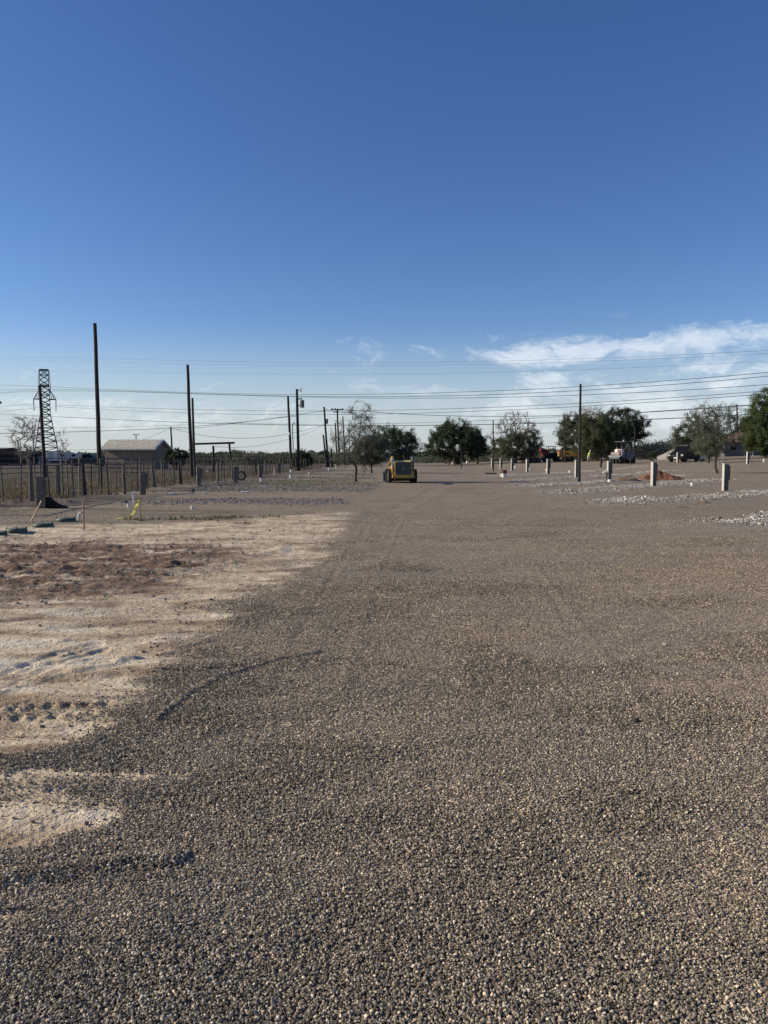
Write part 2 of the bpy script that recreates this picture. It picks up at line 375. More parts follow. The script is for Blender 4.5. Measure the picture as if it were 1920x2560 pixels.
# ------------------------------------------------------------------ GROUND
def ground_material():
    m = bpy.data.materials.new('site_ground'); m.use_nodes = True; t = NT(m.node_tree); t.n.clear()
    P = t.node('ShaderNodeNewGeometry').outputs['Position']
    z1 = t.node('ShaderNodeAttribute', attribute_name='zone'); z2 = t.node('ShaderNodeAttribute', attribute_name='zone_b')
    s1 = t.node('ShaderNodeSeparateColor'); t.put(s1.inputs[0], z1.outputs['Color']); sand, red, stone = s1.outputs
    s2 = t.node('ShaderNodeSeparateColor'); t.put(s2.inputs[0], z2.outputs['Color']); lst, veg, soil = s2.outputs
    # fine gravel
    vc = t.voro(P, 75, 'Color'); vr = t.node('ShaderNodeSeparateColor'); t.put(vr.inputs[0], vc)
    stonecol = t.ramp(vr.outputs[0], GRAVEL_RAMP)
    big = t.noise(P, .42, 4, .6); mid = t.noise(P, 1.9, 4, .6)
    pat = t.mix(t.map(big, .35, .65), GRAVEL_A, GRAVEL_B)
    xs = t.node('ShaderNodeSeparateXYZ'); t.put(xs.inputs[0], P)
    grav = t.mix(1.0, t.mix(1.0, stonecol, pat, 'MULTIPLY'), (.80, .80, .82), 'MULTIPLY')
    grav = t.mix(t.map(mid, .30, .72, .0, .30), grav, t.mix(1.0, grav, (.62, .64, .68), 'MULTIPLY'))
    z3 = t.node('ShaderNodeAttribute', attribute_name='zone_c'); s3 = t.node('ShaderNodeSeparateColor'); t.put(s3.inputs[0], z3.outputs['Color'])
    grav = t.mix(t.math('MULTIPLY', s3.outputs[0], .55), grav, t.mix(.65, grav, (.27, .225, .17)))
    grav = t.mix(t.math('MULTIPLY', s3.outputs[1], .6), grav, t.mix(1.0, grav, (.84, .85, .88), 'MULTIPLY'))
    # broad drive bands in the distance have wide soft tone changes
    mps = t.node('ShaderNodeMapping'); t.put(mps.inputs[0], P); mps.inputs['Scale'].default_value = (.12, .55, 1)
    grav = t.mix(t.map(t.noise(mps.outputs[0], 1.0, 5, .7), .38, .62, 0, .55), grav, t.mix(1.0, grav, (1.25, 1.16, 1.05), 'MULTIPLY'))
    mpk = t.node('ShaderNodeMapping'); t.put(mpk.inputs[0], P); mpk.inputs['Scale'].default_value = (.22, 1.5, 1); mpk.inputs['Rotation'].default_value = (0, 0, .10)
    stk = t.noise(mpk.outputs[0], 2.2, 6, .68, .3)
    grav = t.mix(t.map(stk, .50, .70, 0, .42), grav, t.mix(1.0, grav, (.66, .66, .68), 'MULTIPLY'))
    grav = t.mix(t.map(stk, .48, .32, 0, .35), grav, t.mix(1.0, grav, (1.28, 1.22, 1.12), 'MULTIPLY'))
    clu = t.noise(P, 13, 5, .75)
    grav = t.mix(t.map(clu, .47, .62, 0, .55), grav, t.mix(1.0, grav, (.55, .55, .56), 'MULTIPLY'))
    grav = t.mix(t.map(clu, .46, .34, 0, .5), grav, t.mix(1.0, grav, (1.5, 1.45, 1.38), 'MULTIPLY'))
    # caliche / sand
    sn = t.noise(P, 2.6, 6, .65); sf = t.noise(P, 60, 4, .7)
    mpx = t.node('ShaderNodeMapping'); t.put(mpx.inputs[0], P); mpx.inputs['Scale'].default_value = (.5, 1.6, 1); mpx.inputs['Rotation'].default_value = (0, 0, .25)
    sn2 = t.noise(mpx.outputs[0], 1.5, 6, .68, .4)
    sandc = t.ramp(sn2, [(.28, (.20, .135, .085)), (.40, (.42, .315, .20)), (.51, (.68, .56, .38)), (.70, (.88, .79, .60))])
    sandc = t.mix(t.map(t.noise(mpx.outputs[0], 11, 5, .72), .52, .66, 0, .38), sandc, t.mix(1.0, sandc, (.62, .55, .47), 'MULTIPLY'))
    sandc = t.mix(t.map(sf, .3, .75, 0, .45), sandc, t.mix(1.0, sandc, (.66, .62, .58), 'MULTIPLY'))
    redc = t.ramp(sn, [(.28, (.075, .046, .030)), (.46, (.145, .088, .055)), (.60, (.25, .165, .105)), (.75, (.42, .31, .21))])
    redf = t.math('MULTIPLY', red, t.map(sn2, .72, .50), clamp=True)
    sandc = t.mix(redf, sandc, redc)
    # a speckle of dark stones spilled on the sand
    spk = t.math('MULTIPLY', t.map(vr.outputs[1], .86, .93), t.map(mid, .45, .6))
    sandc = t.mix(t.math('MULTIPLY', spk, .6), sandc, (.10, .085, .075))
    col = t.mix(sand, grav, sandc)
    # stone strips
    vb = t.voro(P, 21, 'Color'); vbs = t.node('ShaderNodeSeparateColor'); t.put(vbs.inputs[0], vb)
    wst = t.ramp(vbs.outputs[0], [(0, (.12, .105, .085)), (.35, (.24, .21, .17)), (.8, (.40, .365, .31)), (1, (.58, .55, .48))])
    gst = t.ramp(vbs.outputs[0], [(0, (.11, .10, .085)), (.5, (.19, .175, .145)), (1, (.33, .30, .26))])
    col = t.mix(t.math('MULTIPLY', stone, t.map(t.noise(P, 6, 3, .6), .35, .6, .35, 1)), col, wst)
    col = t.mix(t.math('MULTIPLY', lst, .8), col, gst)
    # soil behind the fence, greenish scrub far off
    soilc = t.ramp(t.noise(P, .9, 5, .65), [(.3, (.055, .038, .028)), (.5, (.095, .062, .045)), (.7, (.17, .135, .095))])
    col = t.mix(soil, col, soilc)
    vegc = t.ramp(t.noise(P, .35, 5, .7), [(.3, (.045, .055, .025)), (.55, (.085, .085, .045)), (.75, (.16, .14, .09))])
    col = t.mix(veg, col, vegc)
    b = t.node('ShaderNodeBsdfPrincipled'); t.put(b.inputs['Base Color'], col); b.inputs['Roughness'].default_value = .93; b.inputs['Specular IOR Level'].default_value = .25
    # relief: grains, clumps and (stone strips) cobbles
    hs = t.math('MULTIPLY', t.math('MULTIPLY', t.voro(P, 75), -.010), t.math('SUBTRACT', 1.0, t.math('MULTIPLY', sand, .75)))
    hm = t.math('MULTIPLY', t.noise(P, 22, 4, .7), t.math('ADD', .020, t.math('MULTIPLY', sand, .012)))
    hm2 = t.math('MULTIPLY', t.noise(mpx.outputs[0], 6, 5, .7), .035)
    hb = t.math('MULTIPLY', t.math('MULTIPLY', t.voro(P, 21), -.055), t.math('MAXIMUM', stone, lst))
    hh = t.math('ADD', t.math('ADD', hs, hm), t.math('ADD', hb, hm2))
    bn = t.node('ShaderNodeBump'); bn.inputs['Strength'].default_value = .85; bn.inputs['Distance'].default_value = 1.0
    t.put(bn.inputs['Height'], hh); t.put(b.inputs['Normal'], bn.outputs[0])
    t.put(t.node('ShaderNodeOutputMaterial').inputs[0], b.outputs[0]); return m
GRAVEL_RAMP = [(0, .34), (.4, .68), (.72, 1.15), (.90, 1.8), (1, 2.7)]
GRAVEL_A = (.310, .262, .188); GRAVEL_B = (.375, .304, .208)

LOOSE = [(gp0(*p), rx, ry) for p, rx, ry in (((1235, 1665), .28, .9), ((640, 1955), .35, .28), ((1610, 2010), .4, .16), ((880, 1885), .5, .14), ((1560, 2060), .25, .14), ((200, 2185), .5, .09), ((1450, 2200), .35, .10), ((480, 1800), .35, .3), ((1010, 1420), .5, .5), ((560, 1700), .4, .5))]
def m_loose(x, y):
    v = np.zeros_like(np.asarray(x, float)); n = fbm(x, y, 3.2, 3, 4, .6)
    for (c, rx, ry) in LOOSE: v = np.maximum(v, ss(1.25, .45, np.hypot((x - c[0]) / rx, (y - c[1]) / ry) + (n - .5) * 1.6))
    return np.maximum(v, ss(.55, .70, fbm(x * .7, y * 1.2, .9, 4, 13, .6)) * .7)
def m_fines(x, y):
    return ss(.47, .62, fbm(x * .55 + .12 * y, y * .8, .42, 4, 12, .58)) * (1 - m_loose(x, y))
def zones(X, Y):
    sa = m_sand(X, Y); rd = m_red(X, Y); st = m_stone(X, Y); ls = m_lstone(X, Y) * (1 - sa)
    fx = np.interp(Y, [15, 26, 66, 108, 400], [-12.6, -12.3, -10.3, -8.1, 6])
    soil = ss(1.0, -.6, X - fx + (fbm(X, Y, .6, 3, 2) - .5) * 1.4) * ss(17, 21, Y)
    # rough disturbed soil in front of the fence
    soil = np.maximum(soil, .75 * ss(4.6, 1.6, X - fx + (fbm(X, Y, .5, 3, 7) - .5) * 5) * ss(.42, .58, fbm(X * .5, Y, .6, 3, 15)) * ss(20, 24, Y))
    veg = np.maximum(ss(160, 185, Y + (fbm(X, Y, .05, 3, 8) - .5) * 20), soil * ss(.52, .62, fbm(X, Y, .45, 4, 4)) * .6)
    veg = np.maximum(veg, .5 * ss(-1.0, -2.0, X) * ss(.55, .66, fbm(X * .4, Y * 1.4, .9, 3, 3)) * (ss(20.2, 21, Y) * ss(23, 22, Y) + ss(37, 39, Y) * ss(62, 50, Y)))
    return sa, rd, st, ls, veg, soil
def make_ground():
    ys = list(np.linspace(-40, 0, 14)) + list(np.linspace(.3, 1.5, 12)); y = 1.5
    while y < 6000:
        ys.append(y); y += max(.02, y * y * .00058)
    ys = np.array(ys + [9000.])
    u = np.concatenate([np.linspace(-8, -1.2, 22)[:-1], np.linspace(-1.2, -.56, 60)[:-1], np.linspace(-.56, .56, 760)[:-1], np.linspace(.56, 1.2, 60)[:-1], np.linspace(1.2, 8, 22)])
    Y, U = np.meshgrid(ys, u, indexing='ij'); X = U * (np.abs(Y) + 3.0)
    Z = H(X, Y); nr, nc = X.shape
    co = np.stack([X, Y, Z], -1).reshape(-1, 3)
    idx = np.arange(nr * nc).reshape(nr, nc)
    q = np.stack([idx[:-1, :-1], idx[:-1, 1:], idx[1:, 1:], idx[1:, :-1]], -1).reshape(-1, 4)
    me = bpy.data.meshes.new('ground'); me.vertices.add(len(co)); me.vertices.foreach_set('co', co.ravel())
    me.loops.add(q.size); me.loops.foreach_set('vertex_index', q.ravel()); me.polygons.add(len(q))
    me.polygons.foreach_set('loop_start', np.arange(0, q.size, 4)); me.polygons.foreach_set('loop_total', np.full(len(q), 4))
    me.update(); me.polygons.foreach_set('use_smooth', np.ones(len(q), bool))
    sa, rd, st, ls, veg, soil = [a.ravel() for a in zones(X, Y)]
    for nm, (r, g, b_) in (('zone', (sa, rd, st)), ('zone_b', (ls, veg, soil)), ('zone_c', (m_fines(X, Y).ravel(), m_loose(X, Y).ravel(), 0 * sa))):
        at = me.attributes.new(nm, 'FLOAT_COLOR', 'POINT'); at.data.foreach_set('color', np.stack([r, g, b_, np.ones_like(r)], -1).astype(np.float32).ravel())
    me.materials.append(ground_material())
    o = bpy.data.objects.new('ground', me); COL.objects.link(o); tag(o, kind='structure')
make_ground()

# ------------------------------------------------------------------ scattered stones (geometry-node instances)
def stone_mat(name, ramp, ca, cb, rough=.85):
    m = bpy.data.materials.new(name); m.use_nodes = True; t = NT(m.node_tree); t.n.clear()
    tint = t.node('ShaderNodeAttribute', attribute_type='INSTANCER', attribute_name='tint').outputs['Fac']
    loc = t.node('ShaderNodeObjectInfo').outputs['Location']
    big = t.noise(loc, .42, 4, .6); pat = t.mix(t.map(big, .35, .65), ca, cb)
    mid = t.noise(loc, 1.9, 4, .6)
    c = t.mix(1.0, t.ramp(tint, ramp), pat, 'MULTIPLY')
    c = t.mix(t.map(mid, .30, .72, .0, .30), c, t.mix(1.0, c, (.62, .64, .68), 'MULTIPLY'))
    b = t.node('ShaderNodeBsdfPrincipled'); t.put(b.inputs['Base Color'], c); b.inputs['Roughness'].default_value = rough; b.inputs['Specular IOR Level'].default_value = .3
    t.put(t.node('ShaderNodeOutputMaterial').inputs[0], b.outputs[0]); return m
def scatter(name, pts, scl, mat, label, cat=None, flat=(1, .8, .50), variants=5, sub=2, tint=None, rough_amt=.55, upright=False):
    N = len(pts); me = bpy.data.meshes.new(name); me.vertices.add(N); me.vertices.foreach_set('co', np.asarray(pts, np.float32).ravel())
    rot = RNG.random((N, 3)) * 2 * math.pi; rot[:, :2] = RNG.normal(0, .5, (N, 2))
    a = me.attributes.new('rot', 'FLOAT_VECTOR', 'POINT'); a.data.foreach_set('vector', rot.astype(np.float32).ravel())
    a = me.attributes.new('scl', 'FLOAT', 'POINT'); a.data.foreach_set('value', np.asarray(scl, np.float32))
    a = me.attributes.new('tint', 'FLOAT', 'POINT'); a.data.foreach_set('value', (RNG.random(N) if tint is None else tint).astype(np.float32))
    a = me.attributes.new('pick', 'INT', 'POINT'); a.data.foreach_set('value', RNG.integers(0, variants, N).astype(np.int32))
    me.materials.append(mat)
    o = bpy.data.objects.new(name, me); COL.objects.link(o); tag(o, label, cat, kind='stuff')
    ng = bpy.data.node_groups.new(name + '_nodes', 'GeometryNodeTree'); g = NT(ng)
    ng.interface.new_socket('Geometry', in_out='INPUT', socket_type='NodeSocketGeometry'); ng.interface.new_socket('Geometry', in_out='OUTPUT', socket_type='NodeSocketGeometry')
    gi = g.node('NodeGroupInput'); go = g.node('NodeGroupOutput'); join = g.node('GeometryNodeGeometryToInstance')
    for k in range(variants):
        ic = g.node('GeometryNodeMeshIcoSphere'); ic.inputs['Radius'].default_value = 1; ic.inputs['Subdivisions'].default_value = sub
        nz = g.node('ShaderNodeTexNoise'); nz.noise_dimensions = '4D'; nz.inputs['W'].default_value = k * 7.7; nz.inputs['Scale'].default_value = .9; nz.inputs['Detail'].default_value = 1
        vm = g.vmath('MULTIPLY', g.vmath('SUBTRACT', nz.outputs['Color'], (.5, .5, .5)), (rough_amt * 3,) * 3)
        spn = g.node('GeometryNodeSetPosition'); g.l.new(ic.outputs[0], spn.inputs[0]); g.l.new(vm, spn.inputs['Offset'])
        tr = g.node('GeometryNodeTransform'); g.l.new(spn.outputs[0], tr.inputs[0]); f = random.uniform(.85, 1.15)
        tr.inputs['Scale'].default_value = (flat[0] * f, flat[1], flat[2] / f)
        fs = g.node('GeometryNodeSetShadeSmooth'); g.l.new(tr.outputs[0], fs.inputs[0]); fs.inputs['Shade Smooth'].default_value = False
        sm = g.node('GeometryNodeSetMaterial'); g.l.new(fs.outputs[0], sm.inputs[0]); sm.inputs['Material'].default_value = mat
        g.l.new(sm.outputs[0], join.inputs[0])
    iop = g.node('GeometryNodeInstanceOnPoints'); g.l.new(gi.outputs[0], iop.inputs['Points']); g.l.new(join.outputs[0], iop.inputs['Instance'])
    iop.inputs['Pick Instance'].default_value = True
    def attr(nm, ty):
        n_ = g.node('GeometryNodeInputNamedAttribute', data_type=ty); n_.inputs['Name'].default_value = nm; return [s_ for s_ in n_.outputs if s_.enabled and s_.name == 'Attribute'][0]
    g.l.new(attr('pick', 'INT'), iop.inputs['Instance Index']); g.l.new(attr('rot', 'FLOAT_VECTOR'), iop.inputs['Rotation']); g.l.new(attr('scl', 'FLOAT'), iop.inputs['Scale'])
    g.l.new(iop.outputs[0], go.inputs[0])
    md = o.modifiers.new('stones', 'NODES'); md.node_group = ng
    return o

def fan_points(n, y0, y1, p=1.0, pad=.9, k=.60):
    # random points in the wedge |x| < k*y + pad, density falling as y**-p
    y = np.exp(RNG.uniform(math.log(y0), math.log(y1), n * 3))
    wgt = (k * y + pad) * y ** (1 - p); keep = RNG.random(len(y)) < wgt / wgt.max()
    y = y[keep][:n]; x = RNG.uniform(-1, 1, len(y)) * (k * y + pad)
    return x, y
def gravel():
    x, y = fan_points(850000, 1.6, 26, p=1.5)
    sa = m_sand(x, y); keep = (RNG.random(len(x)) > sa * .985) & (RNG.random(len(x)) > ss(9, 26, y)) & (x < 14) & ((x > -2.5) | (y < 22))
    x, y = x[keep], y[keep]; fi = m_fines(x, y); lo_ = m_loose(x, y); k = RNG.random(len(x)) > fi * .35; x, y, fi, lo_ = x[k], y[k], fi[k], lo_[k]
    r = np.exp(RNG.normal(math.log(.0042), .25, len(x))) * (1 + .04 * np.clip(y - 2, 0, 14)) * (1 + .12 * lo_ - .10 * fi)
    z = H(x, y) + r * RNG.uniform(0, .45, len(x)) - r * .3 * fi + .006 * lo_
    scatter('gravel', np.stack([x, y, z], -1), r, stone_mat('pea_gravel', GRAVEL_RAMP, GRAVEL_A, GRAVEL_B), 'grey brown pea gravel spread over the driveway in the foreground', None, sub=1, tint=RNG.random(len(x)) ** (1 + .30 * lo_ - .10 * fi))
gravel()

# light stone strips between the pitches, clods and spilled stones
def strips():
    P = []; 
    for (a, b, r) in STRIP_R:
        a = np.array(a); b = np.array(b); n = int(np.hypot(*(b - a)) * r * 2 * 190)
        t = RNG.random(n); off = RNG.uniform(-1.15, 1.15, n) * r; d = (b - a) / np.hypot(*(b - a))
        P.append(np.stack([a[0] + t * (b - a)[0] - d[1] * off, a[1] + t * (b - a)[1] + d[0] * off], -1))
    xy = np.concatenate(P); k = RNG.random(len(xy)) < m_stone(xy[:, 0], xy[:, 1]) + .015
    xy = xy[k]; r = np.exp(RNG.normal(math.log(.023), .38, len(xy)))
    z = H(xy[:, 0], xy[:, 1]) + r * .35
    scatter('white_stone', np.column_stack([xy, z]), r, stone_mat('white_limestone', [(0, .30), (.4, .75), (1, 1.35)], (.43, .405, .355), (.50, .465, .405)), 'pale crushed limestone lying in slanting strips right of the driveway', None, sub=1)
    P = []
    for (y0, y1, x1, x0) in STRIP_L:
        n = int((y1 - y0) * (x1 - x0) * (120 if y0 < 40 else 50)); P.append(np.stack([RNG.uniform(x0 - 1, x1 + .4, n), RNG.uniform(y0 - .3, y1 + .3, n)], -1))
    xy = np.concatenate(P); k = RNG.random(len(xy)) < m_lstone(xy[:, 0], xy[:, 1]); xy = xy[k]
    r = np.exp(RNG.normal(math.log(.019), .38, len(xy)))
    scatter('river_stone', np.column_stack([xy, H(xy[:, 0], xy[:, 1]) + r * .3]), r, stone_mat('grey_rock', [(0, .35), (.5, .8), (1, 1.6)], (.24, .215, .18), (.29, .25, .21)), 'grey and tan stones in the bands left of the driveway', None, sub=1)
    # soil clods on the torn-up ground
    n = 34000; x, y = fan_points(n, 3, 22, p=.6, k=.62); k = (x < -1); x, y = x[k], y[k]
    w_ = m_sand(x, y) * (.03 + .6 * m_red(x, y) + .22 * (fbm(x * .5, y * 1.5, 1.2, 3, 5) > .56)); k = RNG.random(len(x)) < w_; x, y = x[k], y[k]
    rd = m_red(x, y); r = np.exp(RNG.normal(math.log(.0046), .6, len(x))) * (1 + .05 * y) * (.7 + .4 * rd)
    scatter('soil_clod', np.stack([x, y, H(x, y) + r * .3], -1), r, stone_mat('clod_soil', [(0, .6), (1, 1.3)], (.20, .13, .085), (.33, .26, .19)), 'loose reddish and tan soil clods on the torn-up strip at the left', None, sub=1, flat=(1, .9, .7))
    # stones spilled along the sand edge
    n = 30000; x, y = fan_points(n, 2.4, 22, p=1.0); s_ = m_sand(x, y); k = (s_ > .3) & (RNG.random(len(x)) < .5 * np.exp(-np.clip(np.interp(y, XB[:, 0], XB[:, 1]) - x, 0, 9) / .45) + .10 * (fbm(x * .6, y, 1.6, 3, 12) > .6))
    x, y = x[k], y[k]; r = np.exp(RNG.normal(math.log(.0065), .3, len(x))) * (1 + .05 * y)
    scatter('spilled_gravel', np.stack([x, y, H(x, y) + r * .4], -1), r, bpy.data.materials['pea_gravel'], 'dark gravel stones scattered thinly over the tan sand edge', None, sub=1)
    # odd pale stones on the driveway
    x, y = fan_points(160, 2.5, 22, p=.6, k=.5, pad=.2); r = np.exp(RNG.normal(math.log(.008), .3, len(x))) * (1 + .03 * y)
    scatter('pale_stone', np.stack([x, y, H(x, y) + r * .6], -1), r, stone_mat('pale_stone', [(0, .7), (1, 1.2)], (.5, .44, .37), (.6, .55, .48)), 'odd pale stones and chips lying on the dark gravel', None, sub=1)
strips()

# ------------------------------------------------------------------ materials
M_POLE = material('creosote_wood', (.026, .021, .018), .85, var=.5, scale=3, bump=.5, bscale=30, streak=(6, 6, .6))
M_POLE2 = material('weathered_pole_wood', (.045, .038, .032), .85, var=.45, scale=3, bump=.5, bscale=30, streak=(6, 6, .6))
M_POST = material('grey_post_wood', (.13, .112, .095), .85, var=.4, scale=5, bump=.5, streak=(5, 5, .8))
M_STEEL = material('galvanised_steel', (.32, .33, .34), .45, .6, var=.25, scale=8)
M_LATT = material('pylon_steel', (.11, .12, .13), .6, .3, var=.2, scale=.3)
M_DARKST = material('dark_tee_post', (.06, .065, .06), .7, .2, var=.3)
M_WIRE = material('conductor_aluminium', (.07, .075, .085), .6, .3, var=.15, scale=.05)
M_BLACK = material('black_paint', (.012, .012, .012), .6, var=.4, scale=4, spec=.2)
M_RUBBER = material('tyre_rubber', (.030, .028, .027), .85, var=.5, scale=9, bump=.3)
M_YEL = material('faded_machine_yellow', (.50, .33, .05), .6, var=.18, scale=5, col2=(.26, .18, .05))
M_ORG = material('ochre_machine_paint', (.90, .50, .09), .55, var=.2, scale=3, col2=(.70, .36, .06))
M_RED = material('faded_red_paint', (.20, .045, .03), .6, var=.3, scale=3)
M_WHITE = material('white_paint', (.66, .65, .61), .5, var=.08, scale=4)
M_PVC = material('white_pvc', (.62, .61, .57), .4, var=.06)
M_GREYP = material('grey_enclosure_paint', (.46, .45, .41), .5, .1, var=.12, scale=6)
M_GREYD = material('dark_grey_machine_paint', (.10, .115, .12), .55, var=.25, scale=4)
M_GLASS = material('tinted_glass', (.010, .011, .013), .35, var=.1, spec=.12)
M_STUCCO = material('tan_stucco', (.21, .175, .135), .9, var=.12, scale=3, bump=.3)
M_ROOFM = material('galvalume_roof', (.90, .81, .64), .7, .0, var=.15, scale=2)
M_BARK = material('rough_bark', (.060, .048, .040), .9, var=.4, scale=8, bump=.6)
M_TWIG = material('pale_twig_bark', (.24, .20, .165), .9, var=.3, scale=8)

DENS = 2.1
def leafmat(name, a, b, tr=.25): return material(name, a, .75, col2=b, scale=1.1, trans=tr, spec=.2)
L_OAK = leafmat('live_oak_leaf', (.080, .102, .050), (.042, .058, .030), .22)
L_MESQ = leafmat('mesquite_leaf', (.125, .14, .080), (.070, .084, .048), .3)
L_OLIVE = leafmat('dusty_olive_leaf', (.17, .175, .125), (.10, .108, .075), .3)
L_WILLOW = leafmat('fresh_green_leaf', (.110, .150, .052), (.070, .098, .038), .3)
L_PINE = leafmat('cedar_leaf', (.115, .150, .055), (.055, .080, .032), .25)
L_SCRUB = leafmat('scrub_leaf', (.135, .145, .090), (.075, .088, .055), .22)
L_GREY = leafmat('soft_green_leaf', (.115, .138, .066), (.068, .085, .045), .28)
M_STRAW = material('dry_grass_straw', (.27, .215, .13), .9, col2=(.12, .105, .055), scale=.8, trans=.25)

def quads_obj(name, C, A, B_, mat, parent=None):
    """one mesh of many small leaf faces: centres C, half axes A and B_"""
    n = len(C); v = np.empty((n, 4, 3), np.float32); v[:, 0] = C - A; v[:, 1] = C - B_ * .8; v[:, 2] = C + A; v[:, 3] = C + B_ * .8
    me = bpy.data.meshes.new(name); me.vertices.add(n * 4); me.vertices.foreach_set('co', v.ravel()); me.loops.add(n * 4)
    me.loops.foreach_set('vertex_index', np.arange(n * 4)); me.polygons.add(n); me.polygons.foreach_set('loop_start', np.arange(0, n * 4, 4)); me.polygons.foreach_set('loop_total', np.full(n, 4)); me.update()
    me.materials.append(mat); o = bpy.data.objects.new(name, me); COL.objects.link(o)
    if parent is not None: o.parent = parent
    return o
def rand_unit(n):
    v = RNG.normal(0, 1, (n, 3)); return v / np.linalg.norm(v, axis=1)[:, None]
def leaves_at(cs, per, spread, size, dirs=None, aspect=.45):
    """leaf centres round the tips cs, drawn out along dirs"""
    n = len(cs); C = np.repeat(cs, per, 0); off = rand_unit(n * per) * RNG.random((n * per, 1)) ** .45 * spread * 1.5
    if dirs is not None:
        dd = np.repeat(dirs, per, 0); off = off * .62 + dd * RNG.uniform(-1.6, 1.9, (n * per, 1)) * spread * 1.1
    C = C + off; a = rand_unit(len(C)); b = np.cross(a, rand_unit(len(C))); b /= np.linalg.norm(b, axis=1)[:, None] + 1e-9
    s_ = size * RNG.uniform(.6, 1.4, (len(C), 1)); return C, a * s_, b * s_ * aspect

def tree(name, label, cat, base, crown, tips, per, spread, size, lmat, trunk_r=.12, fork=None, lean=(0, 0), bark=None, bare=0, seed=1, group=None, droop=0.0, stems=1, twig_r=.012, shell=.55, low=0.0, cname='crown'):
    """crown: list of ellipsoids (x,y,z,rx,ry,rz) relative to the base; limbs grow to random tips in them"""
    global RNG
    keep = RNG; RNG = np.random.default_rng(seed); bark = bark or M_BARK
    root = empty(name, base, label, cat, group)
    vol = np.array([c[3] * c[4] * c[5] for c in crown]); vol = vol / vol.sum(); T = []
    for c, q in zip(crown, vol):
        k = max(3, int(tips * q * 1.3)); u = rand_unit(k); rr = RNG.random(k) ** (1 / 3.) * (1 - shell) + shell
        rr = np.where(RNG.random(k) < .25, RNG.random(k), rr)
        e = u * rr[:, None] * (1 + .22 * (fbm(u[:, 0] * 2 + 5, u[:, 2] * 2 + u[:, 1] + 5, 1.6, 2, seed)[:, None] - .5) * 2)
        T.append(np.array(c[:3]) + e * np.array(c[3:]))
    T = np.concatenate(T); zmin = min(c[2] - c[5] for c in crown); fork = fork if fork is not None else max(.3, zmin + .15 * (crown[0][2] - zmin))
    nodes = [np.array((0, 0, 0.))]; par = [-1]
    heads = []
    for s_ in range(stems):
        a = s_ * 2.4 + seed; sx, sy = (0, 0) if stems == 1 else (math.cos(a) * fork * .28, math.sin(a) * fork * .28)
        prev = 0
        for k in range(1, 5):
            f = k / 4; nodes.append(np.array((lean[0] * f + sx * f, lean[1] * f + sy * f, fork * f)) + RNG.normal(0, .02 * fork, 3) * (k < 4)); par.append(prev); prev = len(nodes) - 1
        heads.append(prev)
    start = len(nodes) - 1; origin = nodes[heads[0]]
    order = np.argsort(np.linalg.norm(T - origin, axis=1)); T = T[order]; ends = []; dirs = []
    first = True
    for p in T:
        N_ = np.array(nodes); cand = np.arange(len(N_)); d = np.linalg.norm(N_ - p, axis=1)
        d = d + np.where(N_[:, 2] > p[2] + .1, .8 * (N_[:, 2] - p[2]), 0) + np.where((cand > 0) & (N_[:, 2] < fork * .85), 3, 0); d[0] += 99
        # prefer joins nearer the fork so that branches sweep outwards
        d = d + .25 * np.linalg.norm(N_ - origin, axis=1)
        j = int(np.argmin(d)); a = nodes[j]; L = np.linalg.norm(p - a); k = max(2, int(L / (.09 * (crown[0][3] + crown[0][5]))))
        bend = np.array((0, 0, 1.)) * L * .12 + RNG.normal(0, .06 * L, 3); prev = j
        for i in range(1, k + 1):
            f = i / k; q = a + (p - a) * f + bend * math.sin(math.pi * f); nodes.append(q); par.append(prev); prev = len(nodes) - 1
        ends.append(prev); dv = nodes[prev] - nodes[par[prev]] + np.array((0, 0, -droop * .2)); dirs.append(dv / (np.linalg.norm(dv) + 1e-9))
    cnt = np.zeros(len(nodes))
    for e in ends: cnt[e] += 1
    for i in range(len(nodes) - 1, 0, -1): cnt[par[i]] += cnt[i]
    tot = cnt[0]; rad = twig_r + (trunk_r - twig_r) * (cnt / tot) ** .72
    rad[0] *= 1.35
    mb = MB(); ch = {}
    for i, p in enumerate(par):
        if p >= 0: ch.setdefault(p, []).append(i)
    stack = [(0, c) for c in ch.get(0, [])]
    while stack:
        a, c = stack.pop(); path = [a, c]
        while ch.get(c):
            k = ch[c]; big = max(k, key=lambda q: cnt[q])
            stack += [(c, q) for q in k if q != big]; c = big; path.append(c)
        rr = [min(rad[q], rad[path[1]] * 1.0) if n_ == 0 and a != 0 else rad[q] for n_, q in enumerate(path)]
        mb.tube([nodes[q] for q in path], rr, 8 if rr[0] > .08 else (5 if rr[0] > .03 else 3), cap=False)
    mb.build('trunk', bark, root, smooth=True)
    E = np.array([nodes[e] for e in ends]); DI = np.array(dirs)
    nb = int(len(E) * bare)
    if nb:     # the top tips stay bare and carry fine twigs instead of leaves
        o_ = np.argsort(-(E[:, 2] + RNG.normal(0, .5, len(E)))); tb = o_[:nb]; E2, D2 = E[tb], DI[tb]; sel = np.setdiff1d(np.arange(len(E)), tb); E, DI = E[sel], DI[sel]
        mt = MB()
        for p, d in zip(E2, D2):
            for k in range(7):
                v = d + RNG.normal(0, .5, 3) + np.array((0, 0, .25)); v = v / np.linalg.norm(v) * spread * RNG.uniform(1.2, 2.6); mt.tube([p - d * .1 * RNG.random(), p + v * .5 + RNG.normal(0, .04, 3), p + v], [twig_r * .9, twig_r * .7, twig_r * .35], 3, cap=False)
        mt.build('bare_crown', M_TWIG if bark is M_BARK else bark, root)
